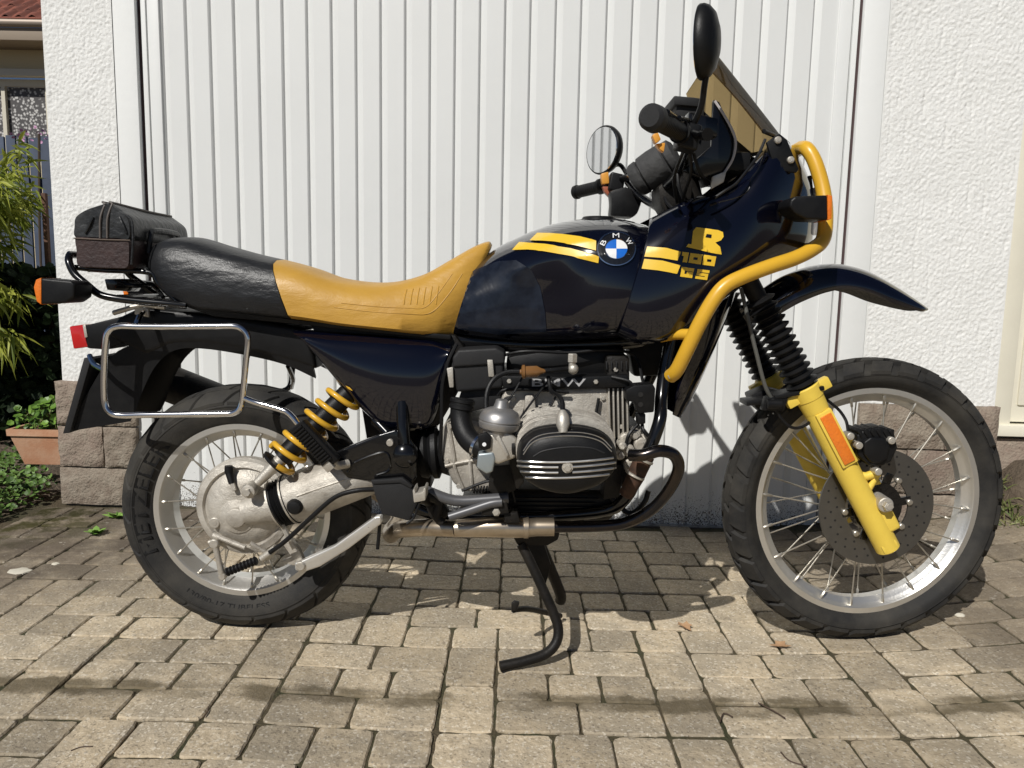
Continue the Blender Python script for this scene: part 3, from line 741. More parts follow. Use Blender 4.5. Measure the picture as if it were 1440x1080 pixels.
def tile_mesh():
    vs = []; fs = []; n = 8
    for t in (0.0, 0.36):
        for layer in (0, -0.014):
            for i in range(n+1):
                u = i/n*0.215; z = 0.038*sin(pi*min(1, u/0.12)) if u < 0.12 else -0.010*sin(pi*(u-0.12)/0.095)
                vs.append((u, t*0.835, t*0.55+z+layer+(0.02 if t == 0 else 0)))
    m = n+1
    for i in range(n):
        fs += [(i, i+1, 2*m+i+1, 2*m+i), (m+i, 3*m+i, 3*m+i+1, m+i+1), (i, m+i, m+i+1, i+1)]
    me = bpy.data.meshes.new('tile'); me.from_pydata(vs, [], fs); me.update(); me.materials.append(m_tile)
    me.polygons.foreach_set('use_smooth', [True]*len(me.polygons)); me.set_sharp_from_angle(angle=radians(40)); return me
tm = tile_mesh(); xt0 = px(-40, 20, YH).x
for r in range(8):
    for c in range(13):
        o = bpy.data.objects.new('tile', tm); o.location = (xt0+c*0.20, YH-0.52+r*0.285*0.835+random.uniform(-.01, .01), zr+0.05+r*0.285*0.55+random.uniform(-.006, .006)); link(o, roof)
        o.matrix_parent_inverse = Matrix.Identity(4)
bl = px(55, 188, 4.6); fl = empty('blossom_shrub', (bl.x, bl.y, 0), 'small pink blossoms above the fence top', 'shrub')
lv = [(bl+V((random.uniform(-.22, .1), random.uniform(-.1, .1), random.uniform(-.08, .05))), rv(), 0.014, 0) for _ in range(26)]
round_leaves('blossoms', lv, m_pink, fl); mb = MB(); mb.tube([V((bl.x, bl.y, 0)), V((bl.x-.05, bl.y, 1)), bl], 0.01, 6, sm=3); mb.build('stem', m_wood, fl)
# ================================================================== motorcycle
m_navy = M('navy gloss paint', (0.0018, 0.0023, 0.0070), 0.12, coat=1.0, spec=0.3)
m_navys = M('scuffed navy paint', (0.004, 0.0062, 0.0130), 0.30, var=(30, 0.7, (0.013, 0.019, 0.033)), spec=0.3, coat=0.25)
m_yel = M('yellow stripe', (0.78, 0.50, 0.03), 0.35, coat=0.3)
m_ybar = M('yellow powder coat', (0.70, 0.40, 0.03), 0.35, var=(10, 0.5, (0.62, 0.34, 0.025)), coat=0.3)
m_yfork = M('yellow fork paint', (0.80, 0.58, 0.085), 0.38, var=(30, 0.5, (0.73, 0.51, 0.07)), bump=[(300, 0.0003)])
m_yseat = M('mustard vinyl', (0.52, 0.29, 0.045), 0.42, var=(14, 0.6, (0.44, 0.235, 0.035)), bump=[(12, 0.0035, (1, 1, 2.5)), (350, 0.0003)])
m_bseat = M('black vinyl', (0.012, 0.0125, 0.014), 0.38, spec=0.35, var=(12, 0.6, (0.020, 0.021, 0.023)), bump=[(16, 0.004, (1, 1, 2.2)), (350, 0.0004)])
m_plas = M('black plastic', (0.0055, 0.0055, 0.006), 0.42, spec=0.28, var=(40, 0.5, (0.010, 0.010, 0.010)), bump=[(500, 0.0003)])
m_plasm = M('grey black plastic', (0.020, 0.020, 0.021), 0.55, spec=0.3, var=(30, 0.5, (0.012, 0.012, 0.012)), bump=[(400, 0.0004)])
m_gloss = M('black enamel', (0.004, 0.004, 0.0045), 0.2, spec=0.35, coat=0.5)
m_rub = M('tyre rubber', (0.018, 0.0175, 0.017), 0.7, spec=0.3, var=(9, 0.95, (0.050, 0.046, 0.039)), bump=[(250, 0.0006)])
m_rubd = M('soft rubber', (0.006, 0.006, 0.0065), 0.5, spec=0.3, bump=[(300, 0.0004)])
m_alu = M('cast aluminium', (0.58, 0.55, 0.49), 0.48, 0.65, var=(35, 0.7, (0.42, 0.38, 0.32)), bump=[(350, 0.0007)])
m_cast = M('engine casting', (0.58, 0.545, 0.48), 0.5, 0.4, var=(13, 0.8, (0.27, 0.24, 0.20)), bump=[(380, 0.0012), (60, 0.002)])
m_rim = M('anodised rim', (0.72, 0.71, 0.68), 0.33, 0.85, var=(9, 0.6, (0.58, 0.56, 0.52)), bump=[(220, 0.0003)])
m_chr = M('chrome', (0.80, 0.80, 0.82), 0.10, 1.0)
m_spk = M('steel spoke', (0.50, 0.47, 0.41), 0.42, 0.85)
m_disc = M('brake disc steel', (0.15, 0.145, 0.135), 0.36, 0.8, var=(40, 0.5, (0.115, 0.11, 0.10)))
m_dark = M('black oily metal', (0.008, 0.0075, 0.007), 0.5, 0.2, spec=0.3, var=(22, 0.8, (0.024, 0.020, 0.016)), bump=[(200, 0.0008)])
m_pipe = M('blued exhaust steel', (0.045, 0.045, 0.052), 0.2, 0.95, var=(12, 0.7, (0.11, 0.085, 0.062)))
m_pipes = M('stainless sleeve', (0.55, 0.47, 0.37), 0.3, 0.9, var=(16, 0.8, (0.36, 0.29, 0.21)))
m_rustm = M('rusted joint', (0.045, 0.026, 0.018), 0.75, 0.3, var=(60, 0.8, (0.12, 0.06, 0.035)))
m_amber = M('amber lens', (0.80, 0.20, 0.015), 0.25, coat=0.6, var=(60, 0.5, (0.62, 0.13, 0.01)), bump=[(180, 0.0014)])
m_red = M('red lens', (0.50, 0.015, 0.015), 0.15, coat=0.8)
m_orange = M('orange switch', (0.72, 0.33, 0.05), 0.4)
m_fuel = M('amber filter', (0.20, 0.095, 0.03), 0.15, coat=0.5)
m_white = M('emblem white', (0.80, 0.80, 0.80), 0.3, coat=0.6)
m_blue = M('emblem blue', (0.01, 0.13, 0.55), 0.3, coat=0.6)
m_emb = M('emblem black', (0.008, 0.008, 0.009), 0.2, coat=0.8)
m_glass = M('mirror glass', (0.85, 0.86, 0.87), 0.02, 1.0)
m_lamp = M('lamp glass', (0.55, 0.57, 0.6), 0.08, 0.6, coat=1.0)
m_smoke = bpy.data.materials.new('smoked screen'); m_smoke.use_nodes = True
_n = m_smoke.node_tree; _b = _n.nodes['Principled BSDF']; _b.inputs['Base Color'].default_value = (0.30, 0.20, 0.08, 1); _b.inputs['Roughness'].default_value = 0.05
_tr = _n.nodes.new('ShaderNodeBsdfTransparent'); _tr.inputs[0].default_value = (0.66, 0.56, 0.38, 1); _gl = _n.nodes.new('ShaderNodeBsdfGlossy'); _gl.inputs['Roughness'].default_value = 0.04
_l2 = _n.nodes.new('ShaderNodeLayerWeight'); _l2.inputs[0].default_value = 0.5; _p2 = _n.nodes.new('ShaderNodeMath'); _p2.operation = 'POWER'; _p2.inputs[1].default_value = 2.6; _n.links.new(_l2.outputs['Facing'], _p2.inputs[0])
_mc = _n.nodes.new('ShaderNodeMix'); _mc.data_type = 'RGBA'; _mc.inputs['A'].default_value = (0.70, 0.60, 0.42, 1); _mc.inputs['B'].default_value = (0.02, 0.017, 0.02, 1); _n.links.new(_p2.outputs[0], _mc.inputs['Factor']); _n.links.new(_mc.outputs['Result'], _tr.inputs[0])   # longer way through the tinted acrylic at a slant
_df = _n.nodes.new('ShaderNodeBsdfDiffuse'); _df.inputs[0].default_value = (0.06, 0.045, 0.02, 1)
_lw = _n.nodes.new('ShaderNodeLayerWeight'); _lw.inputs[0].default_value = 0.5; _pw = _n.nodes.new('ShaderNodeMath'); _pw.operation = 'POWER'; _pw.inputs[1].default_value = 5.0; _n.links.new(_lw.outputs['Facing'], _pw.inputs[0]); _fr = _n.nodes.new('ShaderNodeMath'); _fr.operation = 'MULTIPLY_ADD'; _fr.inputs[1].default_value = 0.12; _fr.inputs[2].default_value = 0.03; _n.links.new(_pw.outputs[0], _fr.inputs[0])
_m1 = _n.nodes.new('ShaderNodeMixShader'); _m1.inputs[0].default_value = 0.12; _m2 = _n.nodes.new('ShaderNodeMixShader')
_n.links.new(_tr.outputs[0], _m1.inputs[1]); _n.links.new(_df.outputs[0], _m1.inputs[2]); _n.links.new(_fr.outputs[0], _m2.inputs[0])
_n.links.new(_m1.outputs[0], _m2.inputs[1]); _n.links.new(_gl.outputs[0], _m2.inputs[2]); _n.links.new(_m2.outputs[0], _n.nodes['Material Output'].inputs['Surface'])

bike = empty('motorcycle', (0.10, 0.0, 0.0), 'black and yellow adventure motorcycle parked in front of the garage door', 'motorcycle')
YV = V((0, 1, 0))
def prt(mb, name, mat, parent=None, **k): return mb.build(name, mat, parent or bike, **k)

# ------------------------------------------------------------------ wheels
def wheel(name, c, R, hw, rimR, rw, yaw, nsp, ntread, rear):
    T = Matrix.Translation(c) @ Matrix.Rotation(yaw, 4, 'Z'); ax = (T.to_3x3() @ YV); N = 96
    def P(r, a, y): return T @ V((r*cos(a), y, r*sin(a)))
    def rev(mb, prof, closed=False, n=N):
        rings = [[P(r, 2*pi*k/n, y) for k in range(n)] for r, y in prof]; mb.skin(rings, loop=closed, cap=False)
    mb = MB()                                     # rim: flanged channel
    rev(mb, [(rimR, -rw), (rimR, -rw+0.004), (rimR-0.010, -rw+0.006), (rimR-0.014, -rw*0.55), (rimR-0.026, -rw*0.3), (rimR-0.026, rw*0.3), (rimR-0.014, rw*0.55), (rimR-0.010, rw-0.006), (rimR, rw-0.004), (rimR, rw),
             (rimR-0.013, rw), (rimR-0.016, rw-0.003), (rimR-0.020, rw-0.010), (rimR-0.024, rw*0.6), (rimR-0.034, rw*0.35), (rimR-0.034, -rw*0.35), (rimR-0.024, -rw*0.6), (rimR-0.020, -rw+0.010), (rimR-0.016, -rw+0.003), (rimR-0.013, -rw)], True)
    rim = mb.build(name, m_rim, bike)
    mb = MB()                                     # tyre carcass
    def prof_r(y):                                # crown radius at a cross position
        t = min(1, abs(y)/hw); return R-0.004-(R-rimR)*0.36*(t**2.3)
    def side(s): return [(rimR-0.002, s*rw*0.97), (rimR+0.008, s*(rw+0.003)), (lerp(rimR, R, 0.22), s*hw*0.90), (lerp(rimR, R, 0.38), s*hw*0.985), (lerp(rimR, R, 0.50), s*hw), (lerp(rimR, R, 0.505), s*(hw+0.0012)), (lerp(rimR, R, 0.53), s*(hw+0.0012)), (lerp(rimR, R, 0.535), s*hw)]
    crown = [(prof_r(y), y) for y in [hw*q for q in (0.97, 0.9, 0.8, 0.65, 0.45, 0.2, 0, -0.2, -0.45, -0.65, -0.8, -0.9, -0.97)]]
    pr = side(1)+crown+list(reversed(side(-1)))+[(rimR-0.012, -rw*0.5), (rimR-0.012, rw*0.5)]
    rev(mb, pr, True, 120)
    ty = mb.build('tyre', m_rub, rim, angle=50)
    mb = MB()                                     # tread blocks standing proud of the carcass
    h = 0.0085 if rear else 0.0105
    def block(a0, a1, y0, y1, sk0, sk1):
        na, ny = 2, 4; top = []; bot = []
        for j in range(ny+1):
            yy = lerp(y0, y1, j/ny); sk = lerp(sk0, sk1, j/ny); rt = []; rb = []
            for i in range(na+1):
                a = lerp(a0, a1, i/na)+sk
                ins = 0.0
                rt.append(mb.v(P(prof_r(yy)+h-0.003*(abs(yy)/hw)**4, a, yy))); rb.append(mb.v(P(prof_r(yy)-0.002, a+(0.004 if i == 0 else -0.004 if i == na else 0)*-1, yy)))
            top.append(rt); bot.append(rb)
        for j in range(ny):
            for i in range(na): mb.face((top[j][i], top[j][i+1], top[j+1][i+1], top[j+1][i]))
            mb.face((top[j][0], top[j+1][0], bot[j+1][0], bot[j][0])); mb.face((top[j][na], bot[j][na], bot[j+1][na], top[j+1][na]))
        for i in range(na):
            mb.face((top[0][i], bot[0][i], bot[0][i+1], top[0][i+1])); mb.face((top[ny][i], top[ny][i+1], bot[ny][i+1], bot[ny][i]))
    st = 2*pi/ntread
    for k in range(ntread):
        a = k*st
        for s in (-1, 1):
            o = 0 if s < 0 else st*0.5
            if rear:
                block(a+o, a+o+st*0.88, s*hw*0.56, s*hw*1.0, 0.0, 0.12)
                block(a+o+st*0.3, a+o+st*1.22, s*hw*0.05, s*hw*0.52, -0.10, 0.0)
            else:
                block(a+o, a+o+st*0.72, s*hw*0.54, s*hw*1.05, 0.0, 0.05)
                block(a+o+st*0.35, a+o+st*1.12, s*hw*0.06, s*hw*0.46, -0.05, 0.0)
    mb.build('tread', m_rub, rim, angle=30)
    # raised lettering on the near sidewall
    def lettering(txt, r0, hgt, a_start, a_span, flip, yb):
        vs, fs = text_mesh(txt, 0.0); out = []
        for v_ in vs:
            a = a_start-(v_.x*a_span) if not flip else a_start+(v_.x*a_span)
            r = r0+v_.y*hgt if not flip else r0+(1-v_.y)*hgt
            t = (r-rimR)/(R-rimR); y_ = -hw*(0.90+0.10*min(1, max(0, (t-0.22)/0.28)))-0.0012
            out.append(P(r, a, y_))
        n = len(out); allv = out+[p+ax*0.0025 for p in out]
        ff = list(fs); ec = {}
        for f in fs:
            for i in range(len(f)):
                e = (f[i], f[(i+1) % len(f)]); ec[tuple(sorted(e))] = ec.get(tuple(sorted(e)), [])+[e]
        for k_, e in ec.items():
            if len(e) == 1: a_, b_ = e[0]; ff.append((b_, a_, a_+n, b_+n))
        mesh_from('tyre_lettering', allv, ff, m_rubd, rim)
    if rear:
        lettering('METZELER', lerp(rimR, R, 0.14), 0.030, radians(206), radians(70), False, 0)
        lettering('130/80-17 TUBELESS', lerp(rimR, R, 0.22), 0.011, radians(236), radians(50), True, 0)
    hubw = 0.052 if rear else 0.044; hr = 0.048 if rear else 0.036
    mb = MB(); rev(mb, [(0.010, -hubw), (hr+0.006, -hubw), (hr+0.006, -hubw+0.008), (hr-0.012, -hubw+0.014), (hr-0.012, hubw-0.014), (hr+0.006, hubw-0.008), (hr+0.006, hubw), (0.010, hubw)], True, 40)
    mb.build('hub', m_alu, rim)
    sm_me = None
    for k in range(nsp):
        s = -1 if k % 2 else 1; sk = 0.62 if (k//2) % 2 else -0.62
        a = 2*pi*(k+0.5)/nsp; p0 = P(hr, a+sk, s*(hubw-0.006)); p1 = P(rimR-0.017, a, s*(rw-0.007)); d = p1-p0
        if sm_me is None:
            q = MB(); q.cyl((0, 0, 0), (0, 0, 1.0), 0.0018, seg=6); q.skin([[V((cos(t*pi/3)*r, sin(t*pi/3)*r, z)) for t in range(6)] for r, z in ((0.0019, 0.90), (0.0034, 0.905), (0.0034, 0.985), (0.0026, 1.0))])
            ob = q.build('spoke', m_spk, rim); sm_me = ob.data
        else:
            ob = bpy.data.objects.new('spoke', sm_me); link(ob, rim)
        ob.matrix_basis = Matrix.Translation(p0) @ d.to_track_quat('Z', 'Y').to_matrix().to_4x4() @ Matrix.Scale(d.length, 4, V((0, 0, 1)))
    return rim, T, P
RC = px(350, 713, 0); RC = V((-0.645, 0, 0.3155)); FC = V((0.868, 0, 0.3605))
STEER = radians(4.5)
rimr, TR, PR = wheel('rear_wheel', RC, 0.299, 0.063, 0.213, 0.048, 0.0, 36, 20, True)
rimf, TF, PF = wheel('front_wheel', FC, 0.345, 0.046, 0.281, 0.030, STEER, 40, 30, False)
axf = TF.to_3x3() @ YV

# ------------------------------------------------------------------ front brake and fork
dc = FC-axf*0.062
mb = MB(); mb.lathe(dc, axf, [(0.078, -0.0025), (0.1415, -0.0025), (0.1415, 0.0025), (0.078, 0.0025)], 72, closed=True); disc = prt(mb, 'brake_disc', m_disc)
mb = MB(); mb.lathe(dc, axf, [(0.028, -0.008), (0.060, -0.007), (0.064, 0.012), (0.028, 0.014)], 40, closed=True)
for k in range(6):
    a = 2*pi*k/6+0.2; q = TF.to_3x3(); u1 = q @ V((cos(a), 0, sin(a))); u2 = q @ V((-sin(a), 0, cos(a)))
    mb.box(dc+u1*0.070, u1*0.016, u2*0.010, axf*0.003, 0.002)
mb.build('disc_carrier', m_gloss, disc)
hol = MB()
for k in range(8):
    mb = MB(); a = 2*pi*k/8+0.15; p = dc+TF.to_3x3() @ V((0.080*cos(a), 0, 0.080*sin(a))); mb.cyl(p-axf*0.009, p+axf*0.004, 0.0075, seg=14, bev=0.0015); mb.cyl(p-axf*0.011, p-axf*0.008, 0.004, seg=8)
    mb.build('disc_bolt', m_spk, disc)
for k in range(60):
    a = 2*pi*k/60; r = 0.098+0.030*((k*7) % 5)/4; p = dc+TF.to_3x3() @ V((r*cos(a), 0, r*sin(a))); hol.cyl(p-axf*0.0030, p-axf*0.0024, 0.0029, seg=8)
hol.build('painted_holes', m_black, disc)['kind'] = 'stuff'  # dark discs laid on, painting in the dark of drilled holes
def fk(x, y, Y=-0.105): return px(x, y, Y)
A = fk(1131, 545); B = fk(1249, 772); fd = (B-A).normalized(); fx = V((fd.z, 0, -fd.x)); fx = fx if fx.x > 0 else -fx
FAR = V((-sin(STEER), cos(STEER), 0))*0.205
for far in (0, 1):
    o_ = FAR*far; a, b = A+o_, B+o_
    mb = MB(); L0 = (b-a).length
    mb.cyl(a-fd*0.004, a+fd*0.03, 0.0335, 0.0325, 28, 0.003); mb.cyl(a+fd*0.028, a+fd*0.06, 0.031, 0.029, 28); mb.cyl(a+fd*0.055, b, 0.0285, 0.0275, 28, 0.003)
    for sx in (-1, 1): mb.box(a+fd*0.012+fx*sx*0.040-YV*0.004, fx*0.014, fd*0.013, YV*0.012, 0.004)
    mb.box(b-fd*0.072+fx*0.024, fx*0.020, fd*0.030, YV*0.022, 0.008, 3)            # axle lug
    for t in (0.40, 0.56): 
        if not far: mb.box(a+fd*(L0*t+0.034)+fx*0.036+YV*0.012, fx*0.020+fd*0.006, fd*0.006, YV*0.010, 0.003)
    mb.box(b-fd*0.014, fx*0.019, fd*0.012, YV*0.024, 0.005)
    leg = prt(mb, 'fork_leg', m_yfork)
    mb = MB(); up = a-fd*0.235; n = 13; prof = []
    pr2 = [(0.026, -0.004), (0.030, 0.0)]
    for k in range(n):
        h0 = k*0.0175+0.004; pr2 += [(0.0255-0.0001*k, h0), (0.0255, h0+0.003), (0.0365-0.0002*k, h0+0.008), (0.0365, h0+0.0105), (0.0255, h0+0.0165)]
    mb.lathe(a, -fd, pr2, 32); prt(mb, 'fork_gaiter', m_rubd, angle=20)
    mb = MB(); mb.cyl(a-fd*0.22, a-fd*0.44, 0.021, seg=20); prt(mb, 'fork_tube', m_dark)
    if not far:
        c = a+fd*(L0*0.30)-YV*0.030+fx*0.004
        mb = MB(); mb.box(c+YV*0.008, fx*0.0195, fd*0.070, YV*0.010, 0.004); mb.build('reflector_frame', m_yfork, leg)
        mb = MB(); mb.box(c-YV*0.003, fx*0.0135, fd*0.062, YV*0.003, 0.002); mb.build('reflector', m_amber, leg)
mb = MB(); ax0 = fk(1247, 711, -0.14); mb.cyl(ax0+YV*0.002, ax0+YV*0.05, 0.0175, 0.019, 24, 0.002); mb.cyl(ax0-YV*0.012, ax0+YV*0.004, 0.011, seg=6, bev=0.001); mb.cyl(ax0-YV*0.014, ax0-YV*0.011, 0.006, seg=16); mb.cyl(ax0+YV*0.03, ax0+YV*0.24, 0.008, seg=16)
prt(mb, 'front_axle', m_alu)
# caliper
mb = MB(); Yc = -0.128
mb.plate([(1205, 612), (1216, 604), (1240, 600), (1258, 607), (1263, 630), (1254, 650), (1240, 656), (1222, 655), (1206, 640)], Yc, 0.055, 0.006, 3)
mb.plate([(1215, 622), (1225, 615), (1245, 616), (1252, 628), (1248, 645), (1238, 652), (1226, 651), (1216, 640)], Yc-0.010, 0.02, 0.005, 3)
for k in range(6): mb.plate([(1206+k*9, 607), (1210+k*9, 601+abs(k-2.5)), (1213+k*9, 602+abs(k-2.5)), (1212+k*9, 616)], Yc-0.004, 0.06, 0.001)
cal = prt(mb, 'brake_caliper', m_plas)
for (x, y) in ((1197, 614), (1209, 627), (1255, 620), (1236, 664)):
    mb = MB(); p = px(x, y, Yc-0.012); mb.cyl(p, p+YV*0.03, 0.0085, seg=16, bev=0.0015); mb.cyl(p-YV*0.001, p+YV*0.001, 0.004, seg=6); mb.build('caliper_bolt', m_alu, cal)
mb = MB()
for (x, y) in ((1197, 614), (1236, 664)):
    mb.tube([px(x, y, Yc+0.012), px(x-18, y+6, Yc+0.016), px(x-34, y+4, Yc+0.02)], 0.010, 10); mb.tube([px(x, y, Yc+0.012), px(x-14, y+24, Yc+0.016), px(x-26, y+30, Yc+0.02)], 0.007, 10)
prt(mb, 'caliper_bracket', m_yfork)
# brake hose and clamps by the lower fork
mb = MB(); mb.tube([px(1042, 405, -0.13), px(1050, 440, -0.14), px(1062, 490, -0.14), px(1075, 540, -0.13), px(1086, 563, -0.12)], 0.0045, 8, sm=5); prt(mb, 'brake_hose', M('grey hose', (0.10, 0.10, 0.09), 0.5))
mb = MB(); mb.tube([px(1085, 563, -0.12), px(1100, 590, -0.12), px(1118, 602, -0.12), px(1140, 592, -0.11), px(1152, 560, -0.09), px(1175, 572, -0.09), px(1189, 590, -0.10), px(1193, 608, -0.12)], 0.0035, 8, sm=6); prt(mb, 'brake_hose', m_rubd)
mb = MB(); mb.box(px(1088, 567, -0.115), V((0.025, 0, 0)), YV*0.012, V((0.004, 0, 0.016)), 0.004); mb.box(px(1075, 562, -0.05), V((0.05, 0, 0.006)), YV*0.03, V((0, 0, 0.006)), 0.003)
mb.box(px(1118, 550, -0.10), V((0.055, 0, 0.012)), YV*0.03, V((-0.001, 0, 0.005)), 0.003); mb.cyl(px(1078, 568, -0.13), px(1098, 568, -0.13), 0.012, seg=14); mb.plate([(1056, 556), (1082, 545), (1108, 552), (1104, 580), (1082, 588), (1062, 572)], -0.02, 0.06, 0.006); prt(mb, 'hose_bracket', m_plas)

# ------------------------------------------------------------------ high front mudguard (turns with the fork)
def blade(ctr, wid, drop, thick=0.004, n=6, nr=10):
    """a long curved guard: centre line points, half widths, side drop"""
    C = catmull(ctr, n); Wd = catmull([V((a, b, 0)) for a, b in zip(wid, drop)], n); rings = []
    for i, c in enumerate(C):
        t = (C[min(i+1, len(C)-1)]-C[max(i-1, 0)]).normalized(); nrm = V((-t.z, 0, t.x)); nrm = nrm if nrm.z > 0 or abs(nrm.x) > 0.8 else -nrm
        up_, lo_ = [], []
        for k in range(nr+1):
            s = -1+2*k/nr; yy = Wd[i].x*sin(s*pi/2*0.98); dd = Wd[i].y*(1-cos(s*pi/2))
            up_.append(c+YV*yy-nrm*dd); lo_.append(c+YV*yy*0.96-nrm*(dd+thick))
        rings.append(up_+list(reversed(lo_)))
    return rings
def sg(x, y): return px(x, y, 0.0)
mb = MB()
mb.skin(blade([sg(1040, 432), sg(1075, 404), sg(1105, 386), sg(1140, 374), sg(1176, 371), sg(1215, 380), sg(1255, 401), sg(1290, 424), sg(1303, 433)],
              [0.046, 0.054, 0.060, 0.064, 0.066, 0.066, 0.060, 0.036, 0.012], [0.056, 0.060, 0.062, 0.060, 0.056, 0.052, 0.044, 0.022, 0.004]))
mg = prt(mb, 'front_mudguard', m_navy, angle=55)
mb = MB()
mb.skin(blade([sg(1036, 400), sg(1022, 440), sg(998, 500), sg(974, 552), sg(956, 586)], [0.075, 0.095, 0.105, 0.100, 0.060], [0.050, 0.060, 0.064, 0.060, 0.03]))
prt(mb, 'rear_mud_flap', m_navy, angle=55)

# ------------------------------------------------------------------ tank, seat, side panel, tail
TP = [(0.0, 0.0), (0.0, 0.55), (0.03, 0.82), (0.12, 0.95), (0.3, 1.0), (0.5, 1.0), (0.66, 0.97), (0.78, 0.88), (0.88, 0.70), (0.95, 0.46), (0.985, 0.24), (1.0, 0.0)]
mb = MB()
mb.skin(shell([((668, 372), (636, 471), 0.098, 0.085), ((694, 350), (665, 475), 0.112, 0.100), ((722, 335), (700, 479), 0.122, 0.125), ((758, 319), (745, 482), 0.128, 0.155), ((792, 309), (780, 482), 0.150, 0.180),
               ((826, 304), (815, 481), 0.185, 0.195), ((862, 303), (855, 479), 0.200, 0.200), ((896, 309), (895, 477), 0.198, 0.190), ((930, 322), (930, 474), 0.180, 0.160), ((960, 345), (960, 470), 0.150, 0.12)], TP, 6))
tank = prt(mb, 'fuel_tank', m_navy, angle=60)
tb = bvh_of(tank)
def rel(x, y): return (x/3.2727+620, y/3.2727+240)
decal('knee_panel', [poly([(644, 398), (668, 380), (700, 368), (726, 366), (748, 380), (760, 404), (767, 440), (769, 466), (700, 470), (644, 462)])], tb, m_navys, tank, 0.0016, 6)
decal('stripe', [poly([rel(*p) for p in ((410, 325), (445, 290), (500, 291), (560, 295), (640, 306), (715, 325), (714, 370), (620, 345), (520, 329), (460, 325))]), poly([rel(*p) for p in ((330, 368), (362, 332), (480, 340), (600, 359), (728, 396), (725, 426), (600, 394), (470, 371), (400, 366))])], tb, m_yel, tank, 0.0026, 6)
def ell(r, n=40, a0=0, a1=2*pi, inner=None, c=(866.5, 351)):
    e = [(c[0]+r*cos(a0+(a1-a0)*k/n), c[1]+r*0.86*sin(a0+(a1-a0)*k/n)) for k in range(n+1)]
    if inner is None:
        if a1-a0 > 6.2: return poly(e[:-1])
        return poly(e+[c])
    f = [(c[0]+inner*cos(a0+(a1-a0)*k/n), c[1]+inner*0.86*sin(a0+(a1-a0)*k/n)) for k in range(n+1)]
    return ([V((*p, 0)) for p in e+f], [(k, k+1, n+2+k, n+1+k) for k in range(n)])
emb = decal('emblem', [ell(27)], tb, m_emb, tank, 0.0034, 4)
decal('emblem_ring', [ell(27, inner=25.3), ell(16, inner=15)], tb, m_chr, tank, 0.0046, 4)
decal('emblem_blue', [ell(15, 10, pi, 1.5*pi), ell(15, 10, 0, 0.5*pi)], tb, m_blue, tank, 0.0042, 4)
decal('emblem_white', [ell(15, 10, 1.5*pi, 2*pi), ell(15, 10, 0.5*pi, pi)], tb, m_white, tank, 0.0042, 4)
for ch, a, wd in (('B', -152, 8), ('M', -92, 9), ('W', -33, 10)):
    vs, fs = text_mesh(ch, 0.0); ar = radians(a); cx, cy = 866.5+20.6*cos(ar), 351+20.6*0.86*sin(ar); ro = ar+pi/2
    out = [V((cx+((v.x-.5)*wd)*cos(ro)-(-(v.y-.5)*7)*sin(ro), cy+(((v.x-.5)*wd)*sin(ro)+(-(v.y-.5)*7)*cos(ro))*0.9, 0)) for v in vs]
    decal('emblem_letter', [(out, fs)], tb, m_white, tank, 0.0044, 4)
mb = MB(); fc = px(842, 306, -0.02); mb.cyl(fc-V((0, 0, 0.010)), fc+V((0, 0, 0.001)), 0.042, 0.038, 28, 0.002); mb.build('filler_cap', m_plas, tank)

SP = [(0.0, 0.0), (0.0, 0.9), (0.06, 1.0), (0.35, 1.0), (0.6, 0.98), (0.78, 0.92), (0.9, 0.78), (0.97, 0.5), (1.0, 0.0)]
mb = MB(); mb.skin(shell([((214, 372), (216, 388), 0.085, 0.075), ((222, 346), (226, 402), 0.105, 0.095), ((240, 334), (243, 418), 0.118, 0.108), ((275, 333), (275, 434), 0.125, 0.118), ((320, 346), (325, 439), 0.130, 0.124), ((360, 357), (370, 444), 0.134, 0.128), ((391, 364), (408, 448), 0.136, 0.130)], SP, 6))
seat = prt(mb, 'seat', m_bseat, angle=60); seat['label'] = 'black vinyl rear seat half'
mb = MB(); mb.skin(shell([((392, 364), (409.5, 448), 0.137, 0.131), ((430, 374), (440, 452), 0.138, 0.131), ((480, 391), (480, 458), 0.137, 0.128), ((540, 397), (535, 464), 0.132, 0.118), ((590, 387), (580, 469), 0.122, 0.102), ((630, 366), (610, 472), 0.108, 0.084), ((664, 347), (622, 474), 0.094, 0.066), ((686, 339), (632, 474), 0.082, 0.050), ((692, 344), (636, 474), 0.078, 0.040)], SP, 6))
seat2 = prt(mb, 'seat', m_yseat, angle=60); seat2['label'] = 'mustard yellow front seat half'
sb = bvh_of(seat2)
def seam(pp, r, bv, mat, name, par, off=0.0):
    pts = []
    for q in catmull([V((p[0], p[1], 0)) for p in pp], 6):
        d = ray(q.x, q.y); h = bv.ray_cast(CAM, d)
        if h[0] is not None: pts.append(h[0]-d*off)
    if len(pts) > 2: mb = MB(); mb.tube(pts, r, 6); return mb.build(name, mat, par)
seam([(470, 432), (520, 438), (570, 441), (605, 440), (630, 415), (650, 385)], 0.0012, sb, m_yseat, 'seam', seat2)
seam([(480, 426), (530, 431), (572, 433), (598, 432), (618, 410), (636, 385)], 0.0012, sb, m_yseat, 'seam', seat2)
for k in range(6): seam([(568+k*9, 428), (569.5+k*9, 417), (572+k*9, 407-k)], 0.0014, sb, m_yseat, 'stitch_rib', seat2)
mb = MB(); mb.plate([(232, 402), (262, 430), (330, 437), (410, 447), (520, 460), (634, 471), (634, 478), (520, 467), (410, 455), (300, 445), (240, 424)], -0.105, 0.20, 0.003); prt(mb, 'seat_base', m_plas)

